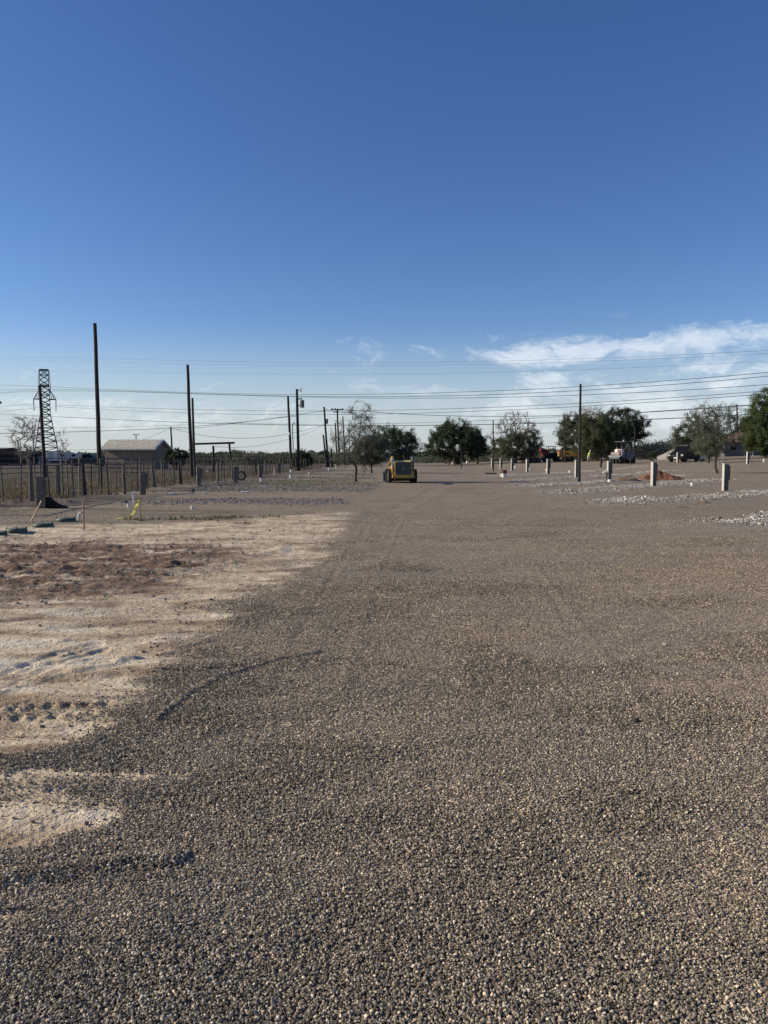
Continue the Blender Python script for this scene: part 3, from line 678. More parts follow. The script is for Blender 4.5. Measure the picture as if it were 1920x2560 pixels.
    if len(E) and per:
        # leaves also along the last stretch of each branch
        mids = np.array([nodes[par[e]] for e in ends])[:len(E)] if not nb else E - DI * spread
        per = int(per * DENS); C1, A1, B1 = leaves_at(E, per, spread, size, DI)
        C2, A2, B2 = leaves_at(mids, max(1, per // 3), spread * .7, size, DI)
        C1 = np.concatenate([C1, C2]); A1 = np.concatenate([A1, A2]); B1 = np.concatenate([B1, B2])
        if droop: C1[:, 2] -= droop * RNG.random(len(C1)) * spread; 
        quads_obj(cname, C1, A1, B1, lmat, root)
    RNG = keep; return root

def wood_pole(label, top, bottom, r, mat=None, cat='utility pole', name='utility_pole', group=None, fittings=None, Y=None, as_thing=True):
    b = G(*bottom) if Y is None else D(*bottom, Y); t = D(*top, b.y)
    if Y is not None: b = Vector((b.x, b.y, float(rise(b.x, b.y)) - .0))
    root = empty(name, b, label, cat, group); d = t - b
    n = 7; pts = [Vector((0, 0, -.25))] + [d * (k / n) + Vector((random.uniform(-1, 1), random.uniform(-1, 1), 0)) * r * .12 * (0 < k < n) for k in range(n + 1)]
    MB().tube(pts, [r * 1.12] + [r * (1.12 - .3 * k / n) for k in range(n + 1)], 12).build('pole_shaft', mat or M_POLE, root, smooth=False)
    return root, d
G_POLES = 'bare wooden poles standing over the site'
wood_pole('tall thick bare wooden pole at the left, nearest and tallest in the photo', (237, 808), (251, 1219), .105, cat='pole', name='wooden_pole', group=G_POLES)
wood_pole('second tall bare pole from the left, right of the tan shed', (469, 912), (480, 1199), .115, cat='pole', name='wooden_pole', group=G_POLES)
wood_pole('dark bare pole standing in front of the lattice pylon', (99, 963), (113, 1196), .115, cat='pole', name='wooden_pole', group=G_POLES)
wood_pole('slim bare black pole right of the driveway beside the fourth grey pedestal', (1451.5, 960), (1448, 1208), .075, cat='pole', name='wooden_pole', group=G_POLES)
wood_pole('bare dark pole between the round oak and the half-bare tree', (1233, 1050), (1233.5, 1177), .07, cat='pole', name='wooden_pole', group=G_POLES)
wood_pole('faint slim pole at the left edge of the dense tree group', (1410, 1036), (1413, 1152), .10, cat='pole', name='wooden_pole', group=G_POLES, Y=122)
wood_pole('thin dark pole just right of the white roller', (1587, 1068), (1586.5, 1155), .09, cat='pole', name='wooden_pole', group=G_POLES, Y=98)
wood_pole('thin pole in front of the round dark oak crown', (1153, 1100), (1153.5, 1172), .05, cat='pole', name='wooden_pole', group=G_POLES)
wood_pole('short leaning bare pole left of the pole with brackets', (808, 1087), (817, 1168), .14, cat='pole', name='wooden_pole', group=G_POLES)
wood_pole('short dark pole between the gateway posts', (533, 1114), (534, 1180), .13, cat='pole', name='wooden_pole', group=G_POLES)
wood_pole('short pole with a cap behind the small driveway tree', (828, 1122), (831, 1168), .14, cat='pole', name='wooden_pole', group=G_POLES)
wood_pole('leftmost of the three plain poles seen through the small driveway tree', (838, 1057), (843, 1166), .12, cat='pole', name='wooden_pole', group=G_POLES)
wood_pole('middle one of the three plain poles seen through the small driveway tree', (857, 1041), (863, 1163), .12, cat='pole', name='wooden_pole', group=G_POLES)
wood_pole('rightmost of the three plain poles seen through the small driveway tree', (872.5, 1060), (873.5, 1160), .10, cat='pole', name='wooden_pole', group=G_POLES)
r_, d_ = wood_pole('leaning pole with a small lamp arm left of the transformer pole', (720, 990), (729, 1178), .135, group='utility poles')
MB().tube([d_ * .28 + Vector((.28, .1, 0)), d_ * .6 + Vector((.3, .1, 0)), d_ * .64 + Vector((.42, .1, .12)), d_ * .62 + Vector((.62, .1, .1))], .05, 6).build('conduit', M_STEEL, r_)
MB().lathe([(.0, 0), (.13, 0), (.17, .12), (.10, .24), (0, .24)], 12, tuple(d_ * .495 + Vector((0, -.22, -.1)))).build('meter', M_WHITE, r_)
r_, d_ = wood_pole('tallest utility pole left of the driveway carrying a grey transformer can', (742, 972.5), (747, 1178), .15, group='utility poles')
tz = d_.z
MB().lathe([(0, 0), (.2, .0), (.22, .05), (.22, .75), (.16, .8), (0, .8)], 14, (.42, -.05, tz - 1.95)).bar((0, 0, tz - 1.7), (.42, 0, tz - 1.7), .08).build('transformer', M_GREYD, r_)
MB().tube([(0, 0, tz - .12), (.25, 0, tz - .15), (.34, 0, tz - .02), (.38, 0, tz + .1)], .045, 6).tube([(.30, 0, tz - .08), (.26, 0, tz - .25), (.42, 0, tz - .3)], .035, 6).build('insulator', M_GREYD, r_)
MB().bar((.0, 0, tz - 1.05), (.44, 0, tz - 1.0), .1).build('bracket', M_GREYD, r_)
r_, d_ = wood_pole('leaning utility pole with bracket and grey can between the two pole clusters', (810, 1017), (821, 1168), .15, group='utility poles')
MB().lathe([(0, 0), (.16, 0), (.18, .7), (0, .72)], 12, tuple(d_ * .72 + Vector((.24, 0, 0)))).build('transformer', M_GREYD, r_)
MB().tube([d_ * .95, d_ * .95 + Vector((.3, 0, 0)), d_ * .95 + Vector((.42, 0, .15))], .05, 6).build('insulator', M_GREYD, r_)
r_, d_ = wood_pole('utility pole with a crossarm left of the small driveway tree', (843, 1022), (849, 1163), .16, group='utility poles')
MB().box(d_ + Vector((0, -.15, -.15)), (2.2, .14, .16), .01).box(d_ + Vector((-.15, -.1, -.55)), (1.1, .14, .16), .01).build('crossarm', M_POLE2, r_)
for q_ in (-.95, -.35, .95): MB().lathe([(.0, 0), (.1, 0), (.13, .1), (.06, .25), (0, .25)], 8, tuple(d_ + Vector((q_, -.15, -.08)))).build('insulator', M_GREYD, r_)
r_, d_ = wood_pole('plain utility pole rising behind the right end of the tan shed', (427, 1067), (432, 1160), .13, group='utility poles', Y=108)
MB().tube([d_ + Vector((.1, 0, -.25)), d_ + Vector((.45, 0, -.45)), d_ + Vector((.4, 0, -.8))], .02, 5).build('cable_loop', M_WIRE, r_)
r_, d_ = wood_pole('distant little utility pole with short crossarm above the shed roof', (340, 1086), (341, 1150), .14, group='utility poles', Y=205)
MB().box(d_ + Vector((0, 0, -.12)), (1.45, .14, .16)).build('crossarm', M_POLE2, r_)
for q_ in (-.6, .6): MB().tube([d_ + Vector((q_, 0, -.1)), d_ + Vector((q_, 0, .25))], .09, 6).build('insulator', M_GREYD, r_)
r_, d_ = wood_pole('utility pole behind the house between the two right-hand trees', (1842, 1011), (1846, 1130), .15, group='utility poles', Y=138)
MB().box(d_ + Vector((0, 0, -.25)), (.9, .14, .14)).build('crossarm', M_POLE2, r_)
# crossarm tip entering at the left edge of the picture
p_ = D(-14, 1006, 60); b_ = Vector((p_.x, 60, 0)); e_ = empty('utility_pole', b_, 'utility pole outside the left edge, only its lamp head showing', 'utility pole', 'utility poles')
MB().tube([(0, 0, 0), (0, 0, p_.z + .4)], [.14, .1], 10).build('pole_shaft', M_POLE, e_)
MB().tube([(0, 0, p_.z), (.35, 0, p_.z + .2), (.45, 0, p_.z)], .03, 6).lathe([(0, -.1), (.14, -.1), (.16, 0), (.06, .1), (0, .1)], 10, (.42, 0, p_.z)).build('lamp_head', M_GREYD, e_)

# gateway frame: tall left post, beam, right post
a = G(487, 1195); ya = a.y
e_ = empty('ranch_gateway', a, 'dark gateway frame, one tall post and a level beam on a shorter post', 'gateway')
t1 = D(481, 995, ya) - a; MB().tube([(0, 0, -.2), t1 * .5, t1], [.10, .09, .075], 10).build('post', M_POLE, e_)
t2 = D(573, 1107, ya) - a; t2b = D(581, 1196, ya) - a; t2b.z = -.1; MB().tube([t2b, t2], [.085, .075], 10).build('post', M_POLE, e_)
b1 = D(484, 1110, ya - .18) - a; b2 = D(586.5, 1107, ya - .18) - a; MB().tube([b1, b2], .075, 8).build('beam', M_POLE, e_)

# ------------------------------------------------------------------ overhead wires
def wire(label, pts, r, cat='power line', group='power line wires', na='power_line', lab=None):
    P = [D(*p) for p in pts]; o_ = P[0]
    # smooth sagging curve through the given points
    a = np.array([tuple(p) for p in P]); s_ = np.concatenate([[0], np.cumsum(np.linalg.norm(np.diff(a, axis=0), axis=1))])
    n = 60; t = np.linspace(0, s_[-1], n); deg = min(len(P) - 1, 3)
    q = np.stack([np.interp(t, s_, a[:, 0]), np.interp(t, s_, a[:, 1]), np.polyval(np.polyfit(s_, a[:, 2], deg), t)], -1)
    ob = MB().tube([Vector(p) - o_ for p in q], r, 5).build(na, M_WIRE, None, loc=o_); tag(ob, label, cat, group); return ob
def yl(px, y0=250, y1=105, x0=110, x1=2400):      # line of the transmission route, receding to the left: distance of the wire plane at a pixel column
    # straight line in plan: 1/Y is linear in px
    f = (px - x0) / (x1 - x0); return 1 / ((1 - f) / y0 + f / y1)
def tw(label, pp, r=.045, **k): return wire(label, [(x, y, yl(x, **k)) for x, y in pp], r)
tw('topmost of the three upper power lines running across the whole sky', [(-60, 961), (100, 966), (480, 981), (880, 986), (1180, 980), (1500, 963), (1920, 930), (2300, 893)], .045)
tw('middle one of the three upper power lines crossing the whole sky', [(-60, 980), (110, 970), (480, 987), (880, 993), (1180, 987), (1500, 971), (1920, 937), (2300, 903)], .05)
tw('lowest of the three upper power lines crossing the whole sky', [(-60, 990), (110, 974), (480, 989), (880, 995.5), (1180, 992), (1500, 983), (1920, 961), (2300, 931)], .045)
tw('upper one of the pair of lines leaving the pylon crossarm', [(130, 1012), (480, 1023), (800, 1028), (1180, 1022), (1500, 1004), (1910, 975), (2300, 945)], .042)
tw('lower one of the pair of lines leaving the pylon crossarm', [(130, 1015.5), (480, 1032), (720, 1037), (1180, 1030.5), (1500, 1012), (1910, 983), (2300, 953)], .042)
tw('upper line from the left edge to the left tip of the pylon crossarm', [(-60, 1021), (0, 1017), (86, 1009)], .045)
tw('lower line from the left edge to the body of the pylon', [(-60, 1034), (0, 1029), (96, 1019)], .045)
tw('thin line from the left edge to the pylon neck above the tips', [(-60, 985), (0, 981), (96, 974)], .04)
tw('pale line just above the bare tree left of the pylon', [(-60, 1055), (0, 1051), (96, 1040)], .04)
tw('thick dark line below the pair, crossing from left edge to house', [(-60, 1032), (0, 1035), (480, 1056), (880, 1065), (1180, 1062), (1500, 1052), (1880, 1036), (2300, 1010)], .07)
tw('thin line just above the thick dark line over the oaks', [(560, 1056), (880, 1060), (1180, 1053), (1500, 1036), (1880, 1012)], .035)
tw('line from the crossarm pole passing the half-bare tree to the right', [(845, 1023), (940, 1029.5), (1060, 1037), (1280, 1041), (1400, 1041), (1591, 1031), (1890, 1011), (2200, 985)], .06, y0=260, y1=120)
tw('faint hairline high above the pylon, topmost wire of all', [(-60, 892), (480, 902), (960, 906), (1400, 899), (1920, 876)], .018)
tw('second faint hairline high above the pylon', [(-60, 900), (480, 910), (960, 914), (1400, 906), (1920, 884)], .016)
tw('third faint hairline between the high pair and the upper lines', [(-60, 927), (480, 933), (960, 935), (1400, 926), (1920, 903)], .016)
wire('distribution line from left edge rising to the transformer pole', [(-60, 1085, 62), (0, 1084, 64), (260, 1077, 72), (480, 1067, 78), (640, 1051, 80), (744, 1037, 80)], .022, 'cable')
wire('second distribution line close under the first near the transformer pole', [(440, 1073, 76), (560, 1062, 79), (660, 1049, 80), (744, 1041, 80)], .018, 'cable')
wire('cable from transformer pole up to the crossarm pole', [(747, 1036, 80), (790, 1030, 98), (843, 1023.5, 122)], .024, 'cable')
wire('sagging cable from shed pole to the leaning pole, upper one', [(430, 1070, 108), (500, 1088, 108), (600, 1095, 108), (700, 1089, 108), (812, 1061, 108)], .024, 'cable')
wire('sagging cable from the short pole to the leaning pole, lower one', [(536, 1116, 76), (600, 1118.5, 84), (660, 1111, 92), (720, 1099, 98), (812, 1062, 108)], .018, 'cable')
wire('short slack cable between shed roof and the pole behind it', [(352, 1101, 96), (385, 1088, 102), (428, 1069, 108)], .016, 'cable')
wire('low faint cable left of the tall thick pole near the horizon', [(150, 1125.5, 150), (200, 1125, 150), (245, 1123, 150)], .03, 'cable')
wire('faint cable across the left side below the distribution line', [(-60, 1064, 150), (250, 1068, 150), (480, 1061, 150)], .02, 'cable')

# ------------------------------------------------------------------ lattice pylon
def pylon():
    Y = 250.; b = D(117, 1152, Y); b.z = 0; k = Y / FPX
    root = empty('lattice_pylon', b, 'steel lattice power pylon with one crossarm at the far left', 'pylon', rz=math.radians(24))
    zt = D(105, 925, Y).z; zn = D(105, 1037, Y).z; zc = D(105, 998, Y).z; mb = MB()
    def hw(z):  # half width at height
        if z < zn: return 4.0 + (1.55 - 4.0) * (z / zn)
        return 1.55 + (1.25 - 1.55) * (z - zn) / (zt - zn)
    lv = list(np.linspace(0, zn, 8)) + list(np.linspace(zn, zt, 10))[1:]
    for i, (z0, z1) in enumerate(zip(lv[:-1], lv[1:])):
        a, c = hw(z0), hw(z1); q = [(-1, -1), (1, -1), (1, 1), (-1, 1)]
        for j in range(4):
            p, n_ = q[j], q[(j + 1) % 4]
            A = (p[0] * a, p[1] * a, z0); Bb = (n_[0] * a, n_[1] * a, z0); C_ = (p[0] * c, p[1] * c, z1); Dd = (n_[0] * c, n_[1] * c, z1)
            mb.bar(A, C_, .26); mb.bar(A, Dd, .13); mb.bar(Bb, C_, .13)
            if i % 2 == 0 or i < 8: mb.bar(C_, Dd, .14)
    for z in (zt, zt - 5.2):
        for j in range(4):
            q = [(-1, -1), (1, -1), (1, 1), (-1, 1)]; p, n_ = q[j], q[(j + 1) % 4]; mb.bar((p[0] * hw(z), p[1] * hw(z), z), (n_[0] * hw(z), n_[1] * hw(z), z), .34)
    # outer verticals hanging beside the head
    for sx in (-1, 1):
        mb.bar((sx * 1.5, 0, zt), (sx * 1.85, 0, zt - 6), .16); mb.bar((sx * 1.2, 0, zt), (sx * 1.5, 0, zt), .22); mb.bar((sx * 1.85, 0, zt - 6), (sx * 1.3, 0, zt - 8), .14)
    mb.build('tower', M_LATT, root)
    for sx in (-1, 1):
        ab = MB(); L = 3.35; h = hw(zc)
        for sy in (-1, 1):
            ab.bar((sx * h, sy * h, zc), (sx * L, 0, zc), .26).bar((sx * h, sy * h, zc + 3.2), (sx * L, 0, zc), .2)
            for f in (.35, .7): ab.bar((sx * (h + (L - h) * f), sy * h * (1 - f), zc), (sx * (h + (L - h) * (f - .3)), sy * h * (1.3 - f), zc + 3.2 * (1.3 - f)), .12)
        ab.build('crossarm', M_LATT, root)
        MB().tube([(sx * L, 0, zc), (sx * (L - .1), 0, zc - 3.9)], [.16, .12], 6).build('insulator', M_LATT, root)
pylon()

# ------------------------------------------------------------------ wire fence along the left
def fence():
    PX = [(-160, 1288), (78, 1254.5), (147, 1247), (213, 1240), (312, 1233), (388, 1220.5), (451, 1212), (545, 1206), (582, 1199), (640, 1190), (664, 1187), (700, 1182.5), (760, 1176), (800, 1171.5)]
    P = [G(*p) for p in PX]
    root = empty('wire_fence', P[1], 'old wire fence of leaning wood and steel posts running along the left side', 'fence')
    o = P[1]; line = [p - o for p in P]
    hgt = 1.3
    def at(t):
        i = min(int(t), len(line) - 2); f = t - i; return line[i].lerp(line[i + 1], f)
    lean = [.0, .02, .0, -.07, -.04, -.16, -.05, 0, -.05, -.06, 0, 0, .02, 0]
    for i, p in enumerate(line):       # wooden posts
        h = hgt + random.uniform(-.05, .12); L = lean[i]
        MB().tube([p + Vector((0, 0, -.2)), p + Vector((L * .5, 0, h * .5)), p + Vector((L, 0, h))], [.075, .07, .062], 9).build('post', M_POST if i % 3 else M_POLE2, root)
    n = 64
    for k in range(n):                 # steel tee posts and thin stays, irregularly spaced
        t = (k + random.uniform(.2, .8)) / n * (len(line) - 1.01)
        p = at(t); h = hgt + random.uniform(-.1, .32); q = p + Vector((random.uniform(-.08, .08), random.uniform(-.05, .05), h))
        thick = .024 if random.random() < .6 else .036
        MB().tube([p + Vector((0, 0, -.1)), q], thick, 5).build('tee_post', M_DARKST if random.random() < .6 else M_POST, root)
    # top rail of pipe lengths on the near spans
    rl = MB()
    for i in range(0, 7): rl.tube([line[i] + Vector((lean[i] * .9, -.05, hgt - .02)), line[i + 1] + Vector((lean[i + 1] * .9, -.05, hgt - .03))], .026, 6)
    rl.build('top_rail', M_POST, root)
    mh = MB(); T = len(line) - 1
    hs = [.12, .30, .48, .66, .84, 1.02, 1.18]
    for i in range(T):
        for h in hs: mh.tube([line[i] + Vector((0, .04, h)), line[i].lerp(line[i + 1], .5) + Vector((0, .04, h + random.uniform(-.03, .01))), line[i + 1] + Vector((0, .04, h))], .0035, 3)
        m = int((line[i + 1] - line[i]).length / .3) if i < 7 else 0
        for j in range(m):
            p = line[i].lerp(line[i + 1], j / m); mh.tube([p + Vector((0, .04, .1)), p + Vector((random.uniform(-.02, .02), .04, 1.19))], .0028, 3)
    mh.build('wire_mesh', M_DARKST, root)
fence()
def corral(label, px0, px1, Y0, Y1, h, rails, step, mat, z0=0.0, name='pipe_fence'):
    a = D(px0, 1140, Y0); b = D(px1, 1140, Y1); a.z = b.z = 0
    root = empty(name, a, label, 'fence'); d = b - a; n = max(2, int(d.length / step))
    for k in range(n + 1):
        p = d * (k / n); g = Hs(a.x + p.x, a.y + p.y) ; MB().tube([(p.x, p.y, g - .1), (p.x + random.uniform(-.04, .04), p.y, g + h + random.uniform(-.03, .12))], .05, 6).build('post', mat, root)
    for z in rails:
        mb = MB(); pts = [Vector((d.x * k / n, d.y * k / n, Hs(a.x + d.x * k / n, a.y + d.y * k / n) + z)) for k in range(n + 1)]; mb.tube(pts, .03, 5); mb.build('rail', mat, root)
corral('grey pipe corral fence behind the wire fence, left of the shed', -120, 350, 52, 60, 1.45, (.35, .7, 1.05, 1.4), 2.4, M_POST)
corral('far dark pipe fence running right from the gateway to the transformer pole', 470, 730, 86, 104, 1.55, (.5, 1.0, 1.5), 2.8, M_DARKST)
corral('second corral rail fence in front of the shed wall', 250, 470, 66, 74, 1.35, (.45, .85, 1.3), 2.6, M_POST)
corral('low dark fence along the far end left of the trees', 640, 850, 112, 134, 1.3, (.6, 1.2), 3.2, M_POLE2)
# privacy fence of dark boards at far left
a = D(-150, 1163, 128); b = D(96, 1163, 136); a.z = b.z = 0; e_ = empty('board_fence', a, 'dark board fence in front of the houses at far left', 'fence'); d = b - a
mb = MB(); n = 110
for k in range(n): p = d * ((k + .5) / n); mb.box((p.x, p.y + random.uniform(-.01, .01), .95), (d.length / n * .94, .03, 1.9 + random.uniform(-.03, .03)))
mb.build('board', M_POLE, e_)
mb = MB()
for z in (.4, 1.5): mb.tube([(0, .06, z), tuple(d + Vector((0, .06, z)))], .05, 4)
mb.build('rail', M_POLE, e_)

# ------------------------------------------------------------------ grass and brush (uncountable)
def grass(name, label, fn, n, hmean, mat, w_=.006, spread=.25):
    x, y = fn(n); n = len(x); h = hmean * np.exp(RNG.normal(0, .35, n)); z = H(x, y) - .02; c = np.stack([x, y, z], -1)
    d = np.stack([RNG.normal(0, spread, n), RNG.normal(0, spread, n), np.ones(n)], -1) * h[:, None]
    a = RNG.random(n) * 6.283; s = np.stack([np.cos(a), np.sin(a), 0 * a], -1) * (w_ * RNG.uniform(.6, 1.5, n))[:, None]
    v = np.stack([c - s, c + s, c + d * .6 + s * .5 + np.stack([RNG.normal(0, .02, n)] * 3, -1), c + d], 1).astype(np.float32)
    me = bpy.data.meshes.new(name); me.vertices.add(n * 4); me.vertices.foreach_set('co', v.ravel()); me.loops.add(n * 4); me.loops.foreach_set('vertex_index', np.arange(n * 4))
    me.polygons.add(n); me.polygons.foreach_set('loop_start', np.arange(0, n * 4, 4)); me.polygons.foreach_set('loop_total', np.full(n, 4)); me.update(); me.materials.append(mat)
    o = bpy.data.objects.new(name, me); COL.objects.link(o); tag(o, label, None, kind='stuff'); return o
FX = lambda y: np.interp(y, [15, 26, 66, 108, 200], [-12.7, -12.3, -10.3, -8.1, -3])
def f_fence(n):
    y = np.exp(RNG.uniform(math.log(21), math.log(100), n)); x = FX(y) + RNG.normal(-1.3, 1.6, n); k = (x < FX(y) + .5) & (fbm(x, y, .7, 3, 3) > .48); return x[k], y[k]
def f_field(n):
    y = np.exp(RNG.uniform(math.log(24), math.log(90), n)); x = FX(y) - 1 - RNG.random(n) * (y * .25 + 4); k = fbm(x, y, .35, 3, 9) > .47; return x[k], y[k]
def f_edge(n):
    y = RNG.uniform(19, 22.6, n); x = RNG.uniform(-11, -1.3, n); k = (np.abs(y - np.interp(x, [-12, -9, -3, -1], [16.6, 17.4, 20.2, 22.0])) < .55) & (fbm(x, y, .9, 3, 6) > .55); return x[k], y[k]
def f_strip(n):
    y = RNG.uniform(33, 64, n); x = RNG.uniform(-9.5, -1, n); k = (fbm(x * .3, y, .5, 3, 14) > .58); return x[k], y[k]
def f_sand(n):
    y = RNG.uniform(9, 20, n); x = RNG.uniform(-9, -1.6, n); k = (fbm(x, y, .8, 3, 1) > .66); return x[k], y[k]
grass('dry_grass', 'tall dry straw grass and weeds along the wire fence', f_fence, 20000, .17, M_STRAW, .006)
grass('field_grass', 'patchy dull grass in the fenced ground at the left', f_field, 9000, .20, M_STRAW, .010)
M_WEED = material('green_weed_leaf', (.10, .125, .045), .8, col2=(.16, .15, .075), scale=1.5, trans=.2)
grass('roadside_weed', 'low green weeds between the torn-up soil and gravel band', f_edge, 7000, .05, M_WEED, .008, .6)
grass('strip_weed', 'sparse weeds in the stone bands beside the driveway tree', f_strip, 9000, .06, M_WEED, .012, .6)
grass('soil_weed', 'few small dull weeds on the torn-up soil', f_sand, 1500, .05, M_STRAW, .006, .6)
def brush(name, label, spots, mat, size, seed):
    """far brush line that reads as one mass. spots: (px0,px1,Y,height,n clumps)"""
    C = []
    for px0, px1, Y, h, n in spots:
        for k in range(n):
            px = RNG.uniform(px0, px1); y = Y * RNG.uniform(.93, 1.08); x = (px - 960) / FPX * y; hh = h * RNG.uniform(.45, 1.1) * (.6 + .8 * fbm(px, 0, .02, 3, seed))
            m = int(70 * h); u = rand_unit(m) * (RNG.random((m, 1)) ** .4); wx = h * RNG.uniform(.6, 1.1)
            C.append(np.array((x, y, float(rise(x, y)) + hh * .48)) + u * np.array((wx, wx * .8, hh * .52)))
    C = np.concatenate(C); a = rand_unit(len(C)); b = np.cross(a, rand_unit(len(C))); b /= np.linalg.norm(b, axis=1)[:, None] + 1e-9
    s = size * RNG.uniform(.5, 1.5, (len(C), 1)) * (C[:, 1:2] / 150)
    tag(quads_obj(name, C, a * s, b * s * .6, mat), label, None, kind='stuff')
brush('brush_line', 'dark scrub brush line along the horizon left of the trees', [(350, 560, 150, 2.8, 60), (560, 700, 165, 2.9, 50), (700, 860, 170, 2.6, 70), (60, 350, 210, 2.2, 30)], L_SCRUB, .16, 3)
brush('scrub_line', 'pale green scrub along the horizon between and behind the trees', [(1040, 1250, 178, 1.9, 70), (1240, 1420, 178, 2.3, 60), (1420, 1600, 185, 2.2, 30)], L_OLIVE, .15, 5)
brush('far_thicket', 'grey green thicket right of the white roller', [(1585, 1665, 135, 3.4, 45), (1640, 1760, 150, 3.6, 40)], L_OLIVE, .15, 6)
brush('far_wood', 'very far tree line closing the horizon', [(-300, 900, 420, 4.2, 260), (1000, 2300, 420, 4.0, 260)], L_SCRUB, .22, 8)

# ------------------------------------------------------------------ trees
def zof(p, px, py): q = D(px, py, p.y); return q.x - p.x, q.z - p.z
def crown_px(p, ells):      # ellipses read off the photograph (cx, cy, rx, ry) turned into metres round the base, with real depth
    out = []
    for e in ells:
        cx, cy, rx, ry = e[:4]; dy = e[4] if len(e) > 4 else 0.0
        x, z = zof(p, cx, cy); k = p.y / FPX; out.append((x, dy, z, rx * k * 1.04, rx * k * .88, ry * k * 1.05))
    return out
b = G(890, 1205)
tree('driveway_tree', 'small half-leafed tree left of the driveway, nearest to the skid steer', 'tree', b, crown_px(b, [(885, 1095, 58, 68), (862, 1120, 44, 48), (900, 1045, 40, 42), (925, 1085, 26, 42)]), 210, 21, .19, .034, L_OLIVE, .075, fork=.95, bare=.10, seed=4, twig_r=.008, shell=.35, bark=M_BARK)
b = G(929, 1183)
tree('young_tree', 'low dusky young tree just left behind the skid steer', 'tree', b, crown_px(b, [(925, 1128, 42, 40), (905, 1140, 30, 26), (948, 1120, 28, 34)]), 130, 75, .30, .055, L_SCRUB, .07, fork=.8, seed=9, twig_r=.012, shell=.3)
b = D(985, 1160, 128); b.z = 0
tree('live_oak', 'broad live oak rising behind the skid steer cab', 'tree', b, crown_px(b, [(985, 1112, 62, 38), (955, 1095, 38, 26), (1020, 1115, 34, 24), (1000, 1090, 30, 20)]), 150, 60, .50, .105, L_OAK, .32, fork=2.0, seed=12, twig_r=.03, shell=.5)
b = D(1143, 1161, 140); b.z = 0
tree('live_oak', 'big round dark live oak right of the skid steer, broadest crown', 'tree', b, crown_px(b, [(1138, 1105, 66, 46), (1095, 1118, 34, 28), (1180, 1108, 34, 38), (1140, 1080, 48, 28)]), 230, 80, .50, .12, L_OAK, .42, fork=1.9, seed=21, twig_r=.03, stems=2, shell=.5)
b = D(1193, 1160, 146); b.z = 0
tree('live_oak', 'smaller oak half hidden at the right edge of the big round oak', 'tree', b, crown_px(b, [(1190, 1110, 26, 30), (1203, 1120, 16, 18)]), 60, 70, .45, .11, L_OAK, .22, fork=2.2, seed=5, twig_r=.03)
b = D(1288, 1160, 132); b.z = float(rise(b.x, b.y))
tree('half_bare_tree', 'rounded tree whose top half is bare pale twigs', 'tree', b, crown_px(b, [(1289, 1100, 58, 50), (1262, 1118, 38, 22), (1315, 1110, 36, 32), (1288, 1065, 46, 32)]), 260, 70, .42, .10, L_SCRUB, .34, fork=1.6, bare=.36, seed=33, twig_r=.028, bark=M_BARK)
b = D(1455, 1156, 138); b.z = float(rise(b.x, b.y))
tree('mesquite_tree', 'leftmost leafy tree of the dense group behind the yellow machine', 'tree', b, crown_px(b, [(1450, 1085, 52, 56), (1425, 1080, 34, 44), (1470, 1055, 40, 38)]), 240, 70, .45, .10, L_MESQ, .3, fork=1.6, bare=.14, seed=41, twig_r=.026, stems=2)
b = D(1500, 1158, 126); b.z = float(rise(b.x, b.y))
tree('willow_tree', 'soft green drooping tree in the middle of the dense group', 'tree', b, crown_px(b, [(1500, 1092, 52, 62), (1490, 1058, 44, 38), (1530, 1095, 44, 50), (1470, 1105, 36, 40)]), 250, 75, .45, .10, L_GREY, .3, fork=1.2, bare=.05, seed=43, twig_r=.026, droop=1.2, shell=.4)
b = D(1560, 1154, 140); b.z = float(rise(b.x, b.y))
tree('live_oak', 'dark wide oak at the right of the dense group over the roller', 'tree', b, crown_px(b, [(1555, 1065, 52, 42), (1590, 1070, 34, 36), (1530, 1085, 34, 40), (1600, 1090, 20, 16)]), 190, 75, .5, .12, L_OAK, .34, fork=2.6, seed=47, twig_r=.03)
b = G(1793.5, 1184)
tree('slender_tree', 'slender open tree with thin leaning trunk by the nearest pedestal', 'tree', b, crown_px(b, [(1785, 1080, 58, 66), (1820, 1060, 40, 48), (1765, 1035, 38, 36), (1770, 1110, 44, 30)]), 240, 26, .19, .045, L_OLIVE, .085, fork=1.55, lean=(-.25, 0), bare=.05, seed=52, twig_r=.009, shell=.35)
b = D(1745, 1150, 104); b.z = float(rise(b.x, b.y))
tree('mesquite_tree', 'bushy dark mesquite behind the black pickup', 'tree', b, crown_px(b, [(1745, 1092, 58, 48), (1712, 1095, 32, 28), (1775, 1110, 38, 36), (1740, 1060, 34, 30)]), 190, 60, .38, .085, L_MESQ, .2, fork=1.4, bare=.05, seed=57, twig_r=.02, stems=2)
b = D(1771, 1157, 86); b.z = float(rise(b.x, b.y))
tree('mesquite_tree', 'low bright green bush between the pickup and the slender tree', 'tree', b, crown_px(b, [(1765, 1115, 24, 24), (1785, 1118, 22, 18)]), 50, 60, .28, .07, L_WILLOW, .1, fork=.9, seed=58, twig_r=.015)
b = D(1935, 1142, 100); b.z = float(rise(b.x, b.y))
tree('cedar_elm', 'full bright green tree at the right edge in front of the house', 'tree', b, crown_px(b, [(1925, 1070, 68, 62), (1915, 1010, 38, 42), (1893, 1085, 36, 34), (1965, 1040, 50, 60), (1900, 1112, 40, 18)]), 330, 90, .40, .09, L_PINE, .28, fork=1.3, seed=61, twig_r=.02, shell=.5)
b = D(1858, 1135, 150); b.z = float(rise(b.x, b.y))
tree('cedar_elm', 'dark tree behind the house roof left of the right edge tree', 'tree', b, crown_px(b, [(1860, 1080, 22, 26), (1845, 1090, 16, 14)]), 60, 60, .5, .12, L_PINE, .2, fork=2, seed=63, twig_r=.03)
b = D(441, 1166, 84); b.z = 0
